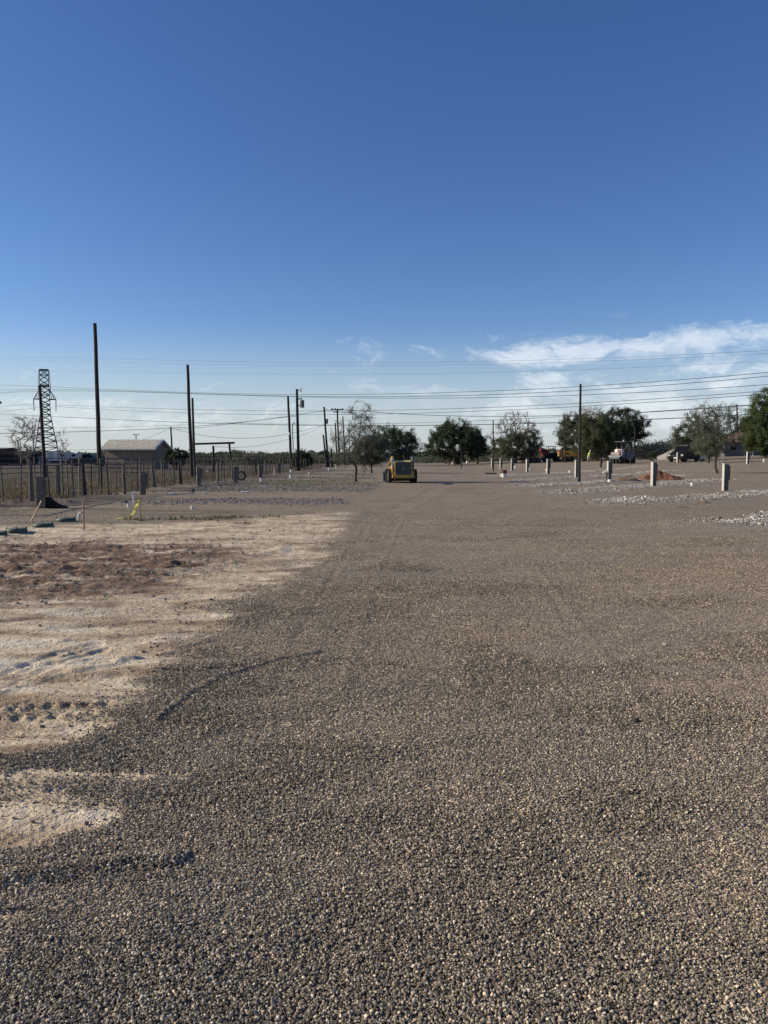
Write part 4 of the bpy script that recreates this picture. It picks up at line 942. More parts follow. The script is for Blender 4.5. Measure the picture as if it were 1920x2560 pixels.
tree('dark_bush', 'dark knobbly bush at the right end of the tan shed', 'bush', b, crown_px(b, [(443, 1142, 26, 18), (425, 1150, 18, 12), (462, 1148, 12, 10)]), 90, 70, .19, .06, L_OAK, .08, fork=.5, seed=71, twig_r=.02)
b = D(748, 1172, 90); b.z = 0
tree('dark_bush', 'dark bush right behind the transformer pole', 'bush', b, crown_px(b, [(752, 1148, 20, 22), (768, 1150, 12, 14), (735, 1155, 10, 12)]), 80, 70, .19, .06, L_OAK, .08, fork=.5, seed=73, twig_r=.02)
b = D(575, 1160, 130); b.z = 0
tree('grey_bush', 'pale grey bush on the skyline right of the gateway', 'bush', b, crown_px(b, [(625, 1152, 26, 14)]), 60, 45, .28, .07, L_OLIVE, .08, fork=.5, seed=74, twig_r=.02, bare=.25)
b = D(1575, 1160, 90); b.z = float(rise(b.x, b.y))
tree('young_tree', 'stub of a young tree with a dark clump right of the fifth pedestal', 'tree', b, crown_px(b, [(1631, 1140, 10, 12)]), 22, 45, .14, .05, L_OAK, .06, fork=.7, seed=76, twig_r=.012)
b = D(70, 1160, 100); b.z = 0
tree('bare_tree', 'leafless grey tree in front of the pylon', 'tree', b, crown_px(b, [(62, 1095, 34, 46), (82, 1080, 16, 36), (58, 1130, 24, 22)]), 120, 10, .35, .06, L_OLIVE, .2, fork=.8, bare=.72, seed=82, twig_r=.018, shell=.5, stems=2, bark=M_TWIG)
b = D(152, 1162, 96); b.z = 0
tree('bare_sapling', 'thin leafless sapling in front of the white trailer', 'tree', b, crown_px(b, [(152, 1110, 16, 34)]), 26, 0, .3, .05, L_OLIVE, .06, fork=1.0, bare=1.0, seed=84, twig_r=.014, bark=M_TWIG)

# ------------------------------------------------------------------ shed
def shed():
    a = math.radians(-11.5)       # local x along the long wall (left to right), y away from the camera
    L, Wd, ev, rg, ov = 6.4, 3.5, 2.52, 3.42, .38
    c = D(385, 1140, 90); o_ = Vector((c.x, c.y, 0)) - Vector((math.cos(a), math.sin(a), 0)) * L
    root = empty('shed', o_, 'small tan shed with ribbed metal gable roof behind the fence', 'shed', rz=a)
    MB().prism([(0, -.2), (Wd, -.2), (Wd, ev), (Wd / 2, rg - .06), (0, ev)], 0, L, 'X').build('wall', M_STUCCO, root)
    MB().box((L + .003, .0, ev / 2), (.12, .12, ev)).build('corner_trim', material('trim_brown', (.16, .13, .11), .8), root)
    sl = (rg - ev) / (Wd / 2); th = .05
    for sg in (0, 1):
        y0 = -ov if sg == 0 else Wd + ov; z0 = ev - ov * sl; r = MB().prism([(y0, z0), (Wd / 2, rg), (Wd / 2, rg + th), (y0, z0 + th)], -ov, L + ov, 'X')
        nr = 20
        for k in range(nr + 1):
            x = -ov + .04 + (L + 2 * ov - .08) * k / nr
            r.add([(x - .08, y0, z0 + th), (x + .08, y0, z0 + th), (x, y0, z0 + th + .19), (x - .08, Wd / 2, rg + th), (x + .08, Wd / 2, rg + th), (x, Wd / 2, rg + th + .19)], [(0, 1, 2), (3, 5, 4), (0, 2, 5, 3), (1, 4, 5, 2), (0, 3, 4, 1)])
        r.build('roof', M_ROOFM, root)
    MB().prism([(-ov, ev - ov * sl - .14), (Wd / 2, rg - .14), (Wd + ov, ev - ov * sl - .14), (Wd + ov, ev - ov * sl + .04), (Wd / 2, rg + .04), (-ov, ev - ov * sl + .04)], L + ov - .01, L + ov + .03, 'X').build('bargeboard', M_GREYD, root)
    MB().box((L / 2, -ov - .02, ev - ov * sl - .02), (L + 2 * ov, .04, .14)).build('fascia', M_GREYD, root)
shed()

# ------------------------------------------------------------------ mounds and piles
def mound(name, label, cat, c, rx, ry, h, mat, seed=1, peak=(0, 0), n=44, power=1.3, rough=.22, res_scale=1.0):
    u = np.linspace(-1, 1, n); X, Y = np.meshgrid(u, u); px, py = peak
    r = np.sqrt(((X - px * np.clip(1 - np.hypot(X, Y), 0, 1)) ** 2) + ((Y - py * np.clip(1 - np.hypot(X, Y), 0, 1)) ** 2))
    nz = fbm(X * rx * res_scale + 40, Y * ry * res_scale + 40, 1.6, 4, seed, .6)
    r = r * (1 + (fbm(X + 9, Y + 9, 1.5, 3, seed + 1) - .5) * .5)
    Z = h * np.clip(1 - r, 0, 1) ** power * (1 + (nz - .5) * rough * 4) + (nz - .5) * h * rough * ss(1.0, .8, r)
    wx = c[0] + X * rx; wy = c[1] + Y * ry; base = H(wx, wy); out = r > .99
    Z = base - c[2] + np.where(out, -.03, np.maximum(Z, .0) + .004)
    v = np.stack([X * rx, Y * ry, Z], -1).reshape(-1, 3); f = [(j * n + i, j * n + i + 1, (j + 1) * n + i + 1, (j + 1) * n + i) for j in range(n - 1) for i in range(n - 1) if not (out[j, i] and out[j, i + 1] and out[j + 1, i] and out[j + 1, i + 1])]
    mb = MB(); mb.v = [tuple(p) for p in v]; mb.f = f; o = mb.build(name, mat, None, smooth=True, loc=c); tag(o, label, cat); return o
M_REDSOIL = material('red_soil', (.30, .125, .06), .95, col2=(.17, .065, .035), scale=3, bump=.8, bscale=12)
M_BRSOIL = material('brown_soil', (.24, .165, .105), .95, col2=(.13, .09, .06), scale=4, bump=.8, bscale=12)
M_PALEPILE = material('pale_aggregate', (.36, .33, .28), .95, col2=(.26, .24, .20), scale=3, bump=.8, bscale=8)
M_DARKSOIL = material('dark_damp_soil', (.055, .045, .04), .95, col2=(.03, .027, .025), scale=6, bump=.5, bscale=12)
M_DIRTCLOD = material('dull_soil', (.15, .115, .085), .95, col2=(.09, .07, .055), scale=4, bump=.7, bscale=14)
mound('dirt_pile', 'rusty red dirt pile behind the second nearest pedestal', 'dirt pile', G(1652, 1199), 1.5, 1.2, .62, M_REDSOIL, 3, peak=(-.15, 0))
mound('dirt_pile', 'spilled red dirt just left of the red pile', 'dirt pile', G(1618, 1201), .9, .7, .32, M_REDSOIL, 5)
mound('dirt_pile', 'low brown dirt pile right of the third nearest pedestal', 'dirt pile', G(1563, 1203), 1.1, .8, .30, M_BRSOIL, 7, peak=(.2, 0))
mound('gravel_pile', 'big pale gravel stockpile behind the black pickup', 'gravel pile', D(1690, 1150, 118).xy.to_3d() + Vector((0, 0, float(rise(D(1690, 1150, 118).x, 118)))), 3.6, 3.2, 1.75, M_PALEPILE, 9, power=1.0, rough=.06)
mound('dirt_clump', 'small dark dirt lump on the gravel below the stone strip', 'dirt lump', G(1762, 1258), .20, .16, .07, M_BRSOIL, 2, n=20)
mound('dirt_clump', 'small dark lump on the driveway right of the skid steer', 'dirt lump', G(1120, 1211), .42, .3, .13, M_DARKSOIL, 4, n=20)
mound('dirt_clump', 'small dark stone lump lying on the gravel at right', 'dirt lump', G(1590, 1806), .035, .03, .022, M_DARKSOIL, 6, n=14)
mound('dirt_clump', 'flat brown smear of dirt left of the small dark lump', 'dirt lump', G(1703, 1269), .25, .18, .03, M_BRSOIL, 8, n=20)
mound('dirt_mound', 'grey soil heap beside the leftmost pedestal', 'dirt pile', G(168, 1262), .75, .5, .17, M_DIRTCLOD, 11)
mound('dirt_mound', 'low soil ridge between the two left pedestals', 'dirt pile', G(240, 1249), 1.0, .5, .10, M_DIRTCLOD, 12)
mound('dirt_mound', 'low soil ridge at the left edge before the fence', 'dirt pile', G(30, 1268), 1.3, .5, .15, M_DIRTCLOD, 13)
mound('dirt_mound', 'rubbly ridge right of the second left pedestal', 'dirt pile', G(455, 1228), 1.3, .6, .12, M_DIRTCLOD, 14)
mound('dirt_mound', 'dark soil heap in front of the far left pedestals', 'dirt pile', G(570, 1211), 1.4, .6, .14, M_DIRTCLOD, 15)

# ------------------------------------------------------------------ grey service pedestals
M_PSHADE = material('pedestal_shade_grey', (.085, .088, .080), .6, var=.15, scale=6)  # darker than the post: shade of the front face put into the colour
def pedestal(loc, label, group, h=1.24, w_=.22, d=.19, rz=math.radians(34), mat=None, box=True):
    r = empty('service_pedestal', loc, label, 'pedestal', group, rz); dark = M_PSHADE if mat is None else mat; mat = mat or M_GREYP
    MB().box((0, 0, h / 2 - .1), (w_, d, h + .16), .008).build('post', mat, r)
    MB().box((0, 0, h + .0), (w_ + .03, d + .03, .04), .01).build('cap', mat, r)
    MB().box((w_ / 2 + .045, 0, h * .66), (.09, d * .8, h * .52), .012).build('outlet_box', dark, r)
    MB().box((.005, -d / 2 - .006, h * .49), (w_ * .96, .012, h * .96), .004).build('cover', dark, r)  # panel over the whole front; its dark grey paints the unlit face
    MB().box((w_ * .2, -d / 2 - .018, h * .62), (.02, .014, .05), .003).build('latch', M_GREYD, r)
    return r
GR = 'grey service pedestals right of the driveway'
first = pedestal(G(1812, 1227), 'nearest grey pedestal at the far right, largest in the photo', GR, rz=math.radians(4))
for px, py, lab in ((1633, 1218, 'second nearest grey pedestal, standing before the red dirt pile'), (1522, 1204, 'grey pedestal with white elbow pipe at its foot'), (1441, 1195, 'grey pedestal directly left of the slim black pole'),
                    (1370, 1187, 'fifth pedestal of the row, in front of the yellow machine'), (1318, 1180, 'sixth pedestal of the row, before the dark flatbed trailer'), (1280, 1176, 'seventh pedestal of the row, before the half-bare tree trunk'),
                    (1252, 1172, 'eighth pedestal of the row, just right of the bare pole'), (1230, 1169, 'ninth and farthest pedestal, close left of the bare pole'), (1869, 1160, 'lone pedestal in front of the house wall'),
                    (1694, 1157, 'pedestal in front of the black pickup')):
    copy_thing(first, G(px, py), lab, group=GR, rz=math.radians(random.uniform(8, 22)))
pedestal(G(1771, 1157.5), 'weathered post pedestal below the slender tree crown', GR, 1.15, .2, .2, 0.2, M_POST)
pedestal(G(1502, 1169), 'short dark post pedestal before the willow tree', GR, 1.05, .16, .14, 0.2, M_POLE2)
GL = 'grey service pedestals along the left fence'
M_GREYL = material('dull_enclosure_paint', (.15, .128, .105), .8, .05, var=.2, scale=5)
fl = pedestal(G(101, 1272), 'largest left pedestal with a chipped white cap and leaning stake', GL, .95, .22, .18, math.radians(20), M_GREYL)
for px, py, lab in ((358, 1237, 'second left pedestal, near the white pipe and tape'), (497, 1215, 'third left pedestal, under the second tall pole'), (589, 1206, 'fourth left pedestal, below the gateway beam end'),
                    (651, 1195, 'fifth left pedestal, halfway to the transformer pole'), (697, 1183, 'sixth left pedestal, just left of the leaning lamp pole')):
    copy_thing(fl, G(px, py), lab, group=GL)

# ------------------------------------------------------------------ pipes, caps, stakes, lids, tape, bits
def stub(px, py, label, d=.12, h=.2, lean=0.0, name='pipe_stub', mat=None):
    o = MB().tube([(0, 0, -.08), (lean, 0, h)], d / 2, 12).lathe([(0, h - .05), (d * .6, h - .05), (d * .6, h + .01), (d * .45, h + .025), (0, h + .025)], 14, (lean, 0, 0)).build(name, mat or M_PVC, None, loc=G(px, py)); tag(o, label, 'pipe', 'white pipe stubs'); return o
stub(1731, 1215, 'white capped pipe stub between the two nearest right pedestals', .19, .15)
stub(1426, 1184, 'white stub left of the pedestal by the slim black pole', .3, .2); stub(1289, 1170.5, 'small white stub right of the eighth pedestal', .28, .2); stub(1324, 1175.5, 'small white stub beside the sixth pedestal', .26, .2)
stub(1366, 1177.5, 'tiny white stub touching the fifth pedestal', .22, .16); stub(1806, 1156, 'white upright pipe behind the nearest pedestal', .16, .35); stub(1910, 1155, 'white pipe stub near the right edge before the house', .2, .3)
stub(1725, 1154.5, 'white ball-like cap under the black pickup', .24, .16); stub(1253, 1193, 'little white cap beside the bucket', .16, .16); stub(1841, 1140.5, 'white bit at the foot of the house wall', .3, .4)
stub(653, 1204, 'white stub standing in the bands beside the fence', .16, .22); stub(727, 1197, 'white stub in the weedy band before the transformer pole', .2, .2); stub(729.5, 1180, 'round white cap at the base of the leaning lamp pole', .36, .2); stub(823, 1176, 'white stub before the leaning pole pair', .26, .25)
stub(840, 1171, 'thin white post left of the driveway tree', .1, .55); stub(774, 1187, 'tan cap in the band left of the driveway tree', .22, .12); stub(481, 1273, 'small white chip in the stone band', .1, .06)
stub(520, 1179, 'white chip far behind the fence', .3, .1); stub(686, 1188, 'thin pale pipe standing before the sixth left pedestal', .07, .55)
e_ = empty('drain_elbow', G(322, 1268), 'white pipe elbow with a dark open end in the gravel band', 'pipe')
MB().tube([(0, 0, 0), (0, 0, .11), (-.03, -.05, .16), (-.03, -.14, .17)], .055, 12).build('elbow', M_PVC, e_); MB().tube([(-.03, -.135, .17), (-.03, -.146, .17)], .042, 12).build('opening', M_BLACK, e_)
e_ = empty('drain_elbow', G(197, 1297), 'white pipe elbow beside the brown stake', 'pipe')
MB().tube([(0, 0, -.05), (0, 0, .10), (.02, 0, .15), (.085, 0, .17)], .034, 12).build('elbow', M_PVC, e_); MB().tube([(.08, 0, .17), (.092, 0, .171)], .025, 12).build('opening', M_BLACK, e_)
e_ = empty('standpipe', G(335, 1256), 'white upright pipe with a tee top near the second left pedestal', 'pipe')
MB().tube([(.0, 0, -.1), (-.02, 0, .3)], .032, 10).build('riser', M_PVC, e_); MB().tube([(-.10, 0, .31), (.06, 0, .315)], .035, 10).build('tee', M_PVC, e_)
e_ = empty('drain_elbow', G(1519, 1204), 'black upright pipe with white cap turned left beside the pedestal', 'pipe')
MB().tube([(0, 0, -.1), (0, 0, .5)], .09, 12).build('riser', M_BLACK, e_); MB().tube([(.02, 0, .54), (-.12, 0, .58), (-.30, 0, .5)], .085, 12).build('elbow', M_PVC, e_)
tag(MB().box((0, 0, .06), (.38, .3, .16), .03, rot=.3).build('concrete_chunk', material('pale_concrete', (.55, .52, .47), .9, var=.15), None, loc=G(1528, 1206)), 'pale concrete chunk at the foot of the third right pedestal', 'debris')
for px, py, w_, lab in ((612, 1232, .36, 'bright white board scrap lying in the second band'), (657, 1218, .40, 'bright white board scrap in the farther weedy band'), (1515, 1187, .9, 'pale flat slab among the bands left of the red dirt'), (430, 1236, .22, 'white scrap beside the second left pedestal'), (507, 1217, .45, 'whitish rubble bit at the third left pedestal'), (513, 1234, .16, 'white stone scrap right of the rubbly ridge'), (428, 1213, .3, 'pale rock at the fence foot right of the second left pedestal'), (275, 1236, .14, 'pale rock at the fence below the shed'), (291, 1236, .12, 'second pale rock beside the fence below the shed')):
    p = G(px, py); tag(MB().box((0, 0, .03), (w_, .18, .06), .012, rot=random.uniform(-.2, .2)).build('scrap', M_PVC if 'white' in lab else M_POST, None, loc=p), lab, 'debris')
def stake(label, top, bot, r=.018, mat=None):
    b = G(*bot); t = D(*top, b.y); o = MB().tube([(0, 0, -.1), (t - b) * .99, t - b], [r, r, r * .8], 4).build('stake', mat or M_STK, None, loc=b); tag(o, label, 'stake', 'wooden stakes'); return b, t
M_STK = material('raw_stake_wood', (.42, .33, .22), .85, var=.3, scale=8); M_STK2 = material('brown_stake_wood', (.23, .14, .09), .85, var=.3, scale=8)
stake('pale stake leaning to the right beside the largest left pedestal', (104, 1252), (73, 1302), .022)
stake('upright brown stake standing in the torn-up soil', (208, 1254), (210, 1323), .018, M_STK2)
sb, st_ = stake('thin dark stake holding the yellow tape', (349, 1243), (350, 1299), .014, M_STK2)
stake('thin short stake right of the second left pedestal', (417, 1215), (419, 1237), .012, M_STK)
stake('thin short stake before the third left pedestal', (547, 1203), (548, 1215), .016, M_STK)
stake('thin pale stake in the bands left of the transformer pole', (624, 1193), (625, 1208), .02, M_STK)
# yellow tape: a ribbon hanging from the stake, trailing on the ground
M_TAPE = material('yellow_tape', (.80, .74, .16), .5, var=.1, trans=.25)
pts = [D(348, 1251, sb.y - .02), D(343, 1262, sb.y - .1), D(337, 1275, sb.y - .2), D(330, 1288, sb.y - .4)]; g = G(322, 1297); pts += [g + Vector((0, 0, .03)), G(305, 1299) + Vector((0, 0, .05)), G(287, 1300) + Vector((0, 0, .02))]
mb = MB(); off = 0; 
for k in range(len(pts) - 1):
    for j in range(4):
        a = pts[k].lerp(pts[k + 1], j / 4); c = pts[k].lerp(pts[k + 1], (j + 1) / 4); tw0 = math.sin((k * 4 + j) * 1.1); tw1 = math.sin((k * 4 + j + 1) * 1.1)
        u0 = Vector((.035, .02 * tw0, .012 * tw0)); u1 = Vector((.035, .02 * tw1, .012 * tw1)); n0 = Vector((0, .0008, .0008))
        mb.add([a - u0 - pts[0] , a + u0 - pts[0], c + u1 - pts[0], c - u1 - pts[0], a - u0 + n0 - pts[0], a + u0 + n0 - pts[0], c + u1 + n0 - pts[0], c - u1 + n0 - pts[0]], [(0, 1, 2, 3), (7, 6, 5, 4), (0, 4, 5, 1), (1, 5, 6, 2), (2, 6, 7, 3), (3, 7, 4, 0)])
tp = mb.build('caution_tape', M_TAPE, None, loc=pts[0]); tag(tp, 'yellow caution tape hanging from the thin dark stake and trailing over soil', 'tape')
o = MB().tube([(0, 0, 0), (.03, 0, .03), (.05, 0, -.02), (.035, .01, -.07), (.0, 0, -.04), (0, 0, 0)], .008, 5).build('tape_knot', M_TAPE, tp, loc=st_ - Vector((0, 0, .12)) - pts[0])
# green lids of buried boxes
M_GLID = material('green_plastic', (.030, .055, .040), .6, var=.3, scale=4); M_LIDTOP = material('dusty_green_plastic', (.13, .155, .12), .75, var=.3, scale=5)
def lid(px, py, rx, label):
    p = G(px, py); r = empty('tank_lid', p, label, 'lid', 'round green tank lids')
    MB().lathe([(0, -.1), (rx, -.1), (rx, .05), (rx * .95, .075), (0, .075)], 28).build('rim', M_GLID, r); MB().lathe([(0, .076), (rx * .93, .076), (rx * .85, .095), (rx * .2, .105), (0, .105)], 28).build('cover', M_LIDTOP, r)
    for k in range(4): a = k * 1.57 + .5; MB().lathe([(0, 0), (.022, 0), (.022, .03), (0, .03)], 6, (rx * .88 * math.cos(a), rx * .88 * math.sin(a), .082)).build('bolt', M_GREYD, r)
lid(42, 1331, .21, 'near green lid with dirt on its rim at the left'); lid(108, 1316, .225, 'middle green lid right of the near one'); lid(165, 1303, .23, 'far dusty green lid under pale soil'); lid(-10, 1337, .21, 'green lid cut by the left photo edge')
# silt fabric leaning beside the left pedestal
p = G(112, 1272); tag(MB().prism([(0, -.05), (.62, -.05), (.55, .03), (.33, .10), (.2, .18), (.02, .33)], 0, .35, 'Y').build('tarp', material('black_fabric', (.018, .016, .014), .95, var=.3, spec=.1), None, loc=p), 'black folded tarp slumped against the largest left pedestal', 'tarp')
# old tyre ring in the fence weeds
ring = [(.27 * math.cos(k * math.pi / 12), 0, .27 * math.sin(k * math.pi / 12)) for k in range(25)]
o = MB().tube(ring, .055, 8, cap=False).build('old_tyre', M_RUBBER, None, loc=G(603, 1201) + Vector((0, 0, .3))); tag(o, 'old round tyre leaning on the fence below the gateway end', 'tyre')
# bucket
p = G(1260, 1193.5); r = empty('bucket', p, 'white bucket with dark red upper band on the gravel', 'bucket')
MB().lathe([(0, 0), (.17, 0), (.20, .30), (0, .30)], 20).build('pail', M_WHITE, r); MB().lathe([(.0, .30), (.202, .30), (.22, .55), (.21, .56), (.0, .50)], 20).build('band', material('dark_red_plastic', (.10, .03, .03), .5), r)
tag(MB().box((0, 0, .05), (.95, .6, .12), .03).build('mat', M_DARKSOIL, None, loc=G(1227, 1185)), 'dark flat mat lying left of the bucket', 'mat')
# foot of rubble behind the driveway end
for px, py, c_, lab in ((1115, 1160, M_RED, 'small red marker barrel at the far driveway end'), (1132, 1161, M_WHITE, 'small white bag at the foot of the big oak'), (1168, 1159, M_WHITE, 'white heap right of the big oak trunk')):
    p = G(px, py); tag(MB().lathe([(0, 0), (.2, 0), (.24, .2), (.18, .5), (0, .58)], 12).build('barrel' if c_ is M_RED else 'sack', c_, None, loc=p), lab, 'barrel' if c_ is M_RED else 'sack')

# ------------------------------------------------------------------ wheels
def wheel(parent, c, r, w_, rim_mat, axis='Y', name='wheel', lugs=0, hub=.55):
    """axle along local Y (or X); tyre + rim as sub-part"""
    p = [(r * hub, -w_ / 2), (r * .92, -w_ / 2), (r, -w_ * .36), (r, w_ * .36), (r * .92, w_ / 2), (r * hub, w_ / 2)]
    mb = MB().lathe(p, 24, c, axis)
    for k in range(lugs):
        a = 2 * math.pi * k / lugs
        for sg in (-1, 1):
            aa = a + (.5 * math.pi * 2 / lugs if sg > 0 else 0); cx, cz = c[0] + math.cos(aa) * r * 1.01, c[2] + math.sin(aa) * r * 1.01
            if axis == 'Y': mb.box((cx, c[1] + sg * w_ * .23, cz), (r * .07, w_ * .44, r * .16), 0, rot=Matrix.Rotation(-aa, 3, 'Y').to_quaternion())
    t = mb.build(name, M_RUBBER, parent)
    MB().lathe([(0, -w_ * .40), (r * .25, -w_ * .40), (r * .3, -w_ * .28), (r * hub * .95, -w_ * .3), (r * hub * 1.01, -w_ * .46), (r * hub * 1.01, w_ * .46), (r * hub * .95, w_ * .3), (r * .3, w_ * .28), (r * .25, w_ * .40), (0, w_ * .40)], 20, c, axis).build('rim', rim_mat, t)
    return t

# ------------------------------------------------------------------ skid steer (rear view, heading away and slightly left)
def skid_steer():
    b = G(1003, 1207.5); rz = math.radians(96.5)        # local +x is forward
    R = empty('skid_steer', b + Vector((0, .9, 0)), 'yellow skid steer loader seen from behind on the driveway', 'skid steer', rz=rz)
    Yl, Bk = M_YEL, M_BLACK
    for sx in (-.52, .58):
        for sy in (-1, 1): wheel(R, (sx, sy * .76, .40), .40, .22, M_YEL, lugs=16)
    # chassis
    MB().box((.02, 0, .42), (1.75, 1.26, .34), .03).build('chassis', Bk, R)
    MB().prism([(-1.0, .30), (.7, .30), (.7, .95), (.25, 1.02), (-.92, 1.02), (-1.0, .9)], .48, .66, 'Y').build('side_panel', Yl, R)
    MB().prism([(-1.0, .30), (.7, .30), (.7, .95), (.25, 1.02), (-.92, 1.02), (-1.0, .9)], -.66, -.48, 'Y').build('side_panel', Yl, R)
    MB().box((-.55, 0, .8), (.8, .95, .8), .03).build('engine_bay', Bk, R)
    # rear bumper and door
    MB().box((-1.06, 0, .40), (.14, 1.34, .20), .03).build('bumper', Yl, R)
    MB().box((-1.00, 0, .24), (.10, 1.05, .14), .02).build('belly_guard', Bk, R)
    door = MB(); door.box((-1.05, 0, .86), (.05, .98, .78), .03); dr = door.build('rear_door', material('dark_green_grille', (.022, .035, .034), .5, var=.2), R)
    g = MB()
    for k in range(11): g.box((-1.085, 0, .55 + k * .062), (.02, .86, .022), .004)
    g.build('grille', M_GREYD, dr)
    MB().lathe([(0, -.02), (.085, -.02), (.085, .012), (0, .012)], 20, (-1.10, 0, .87), 'X').build('badge', material('grey_badge', (.16, .17, .17), .4), dr)
    MB().tube([(-1.06, -.49, .50), (-1.07, -.49, 1.15), (-1.05, -.44, 1.24), (-1.05, .44, 1.24), (-1.07, .49, 1.15), (-1.06, .49, .50)], .028, 8).build('door_frame', Yl, R)
    for sy in (-1, 1): MB().box((-1.02, sy * .575, .78), (.08, .13, .16), .02).build('tail_light', M_RED, R)
    # hood top, paler yellow than the side panels
    MB().prism([(-1.02, 1.10), (-1.0, 1.27), (-.85, 1.34), (-.18, 1.34), (-.18, 1.10)], -.47, .47, 'Y').build('engine_hood', material('pale_hood_yellow', (.66, .52, .22), .55, var=.15), R)
    MB().tube([(-.5, .3, 1.3), (-.5, .3, 1.52), (-.56, .3, 1.56)], .03, 8).build('exhaust', Bk, R)
    # cab frame: open windows, sky shows through
    cab = MB(); x0, x1, yw, z0, z1 = -.20, .78, .42, .95, 1.98
    for x in (x0, x1):
        for sy in (-1, 1): cab.box((x, sy * yw, (z0 + z1) / 2), (.08, .085, z1 - z0), .01)
    for z in (z0, z1 - .12):
        for sy in (-1, 1): cab.box(((x0 + x1) / 2, sy * yw, z), (x1 - x0, .07, .07), .01)
    cab.box((x0, 0, z0 + .12), (.06, yw * 2, .34), .01).box((x0, 0, z1 - .1), (.06, yw * 2, .14), .01)
    cf = cab.build('cab', Bk, R)
    MB().box(((x0 + x1) / 2 + .02, 0, z1), (x1 - x0 + .2, yw * 2 + .1, .08), .03).build('roof', Bk, cf)
    MB().box((x0 + .3, 0, 1.2), (.42, .46, .12), .04).box((x0 + .14, 0, 1.3), (.1, .44, .3), .04).build('seat', Bk, cf)
    for sy in (-1, 1):
        m_ = MB()
        for k in range(5): m_.bar((x0 + .18 * k + .1, sy * (yw + .0), z0), (x0 + .18 * k + .1, sy * yw, z1 - .1), .018)
        m_.build('side_screen', Bk, cf)
    MB().lathe([(0, 0), (.06, 0), (.055, .1), (.03, .13), (0, .13)], 12, (x0 + .1, 0, z1 + .03)).build('beacon', M_GREYD, cf)
    for sy in (-1, 1): MB().box((x0 - .05, sy * .36, z1 - .02), (.08, .13, .09), .02).build('work_lamp', M_GREYD, cf)
    # lift arms: rear towers, arms run forward and down
    for sy in (-1, 1):  # left pair lighter, right pair darker: sun and shade sides put into colour
        a = MB(); y = sy * .60
        a.prism([(-1.0, .98), (-.62, .98), (-.55, 1.42), (-.72, 1.56), (-.98, 1.50)], y - .055, y + .055, 'Y')
        a.build('arm_tower', M_STEEL if sy > 0 else M_GREYD, R)
        a = MB(); a.prism([(-.95, 1.56), (-.55, 1.58), (.75, 1.22), (1.15, .42), (1.02, .36), (.62, 1.06), (-.6, 1.40), (-.95, 1.40)], y - .05, y + .05, 'Y')
        a.build('lift_arm', Yl if sy > 0 else M_GREYD, R)
        MB().tube([(-.5, y * .86, .95), (.2, y * .86, 1.25)], .035, 8).build('hydraulic_ram', M_STEEL, R)
    bk = MB(); bk.prism([(1.12, .06), (1.85, .03), (1.85, .05), (1.2, .12), (1.16, .5), (1.3, .62), (1.26, .66), (1.1, .52)], -.93, .93, 'Y')
    for sy in (-1, 1): bk.prism([(1.12, .06), (1.85, .03), (1.3, .62), (1.1, .52)], sy * .93 - .012, sy * .93 + .012, 'Y')
    bk.build('bucket', M_GREYD, R)
skid_steer()

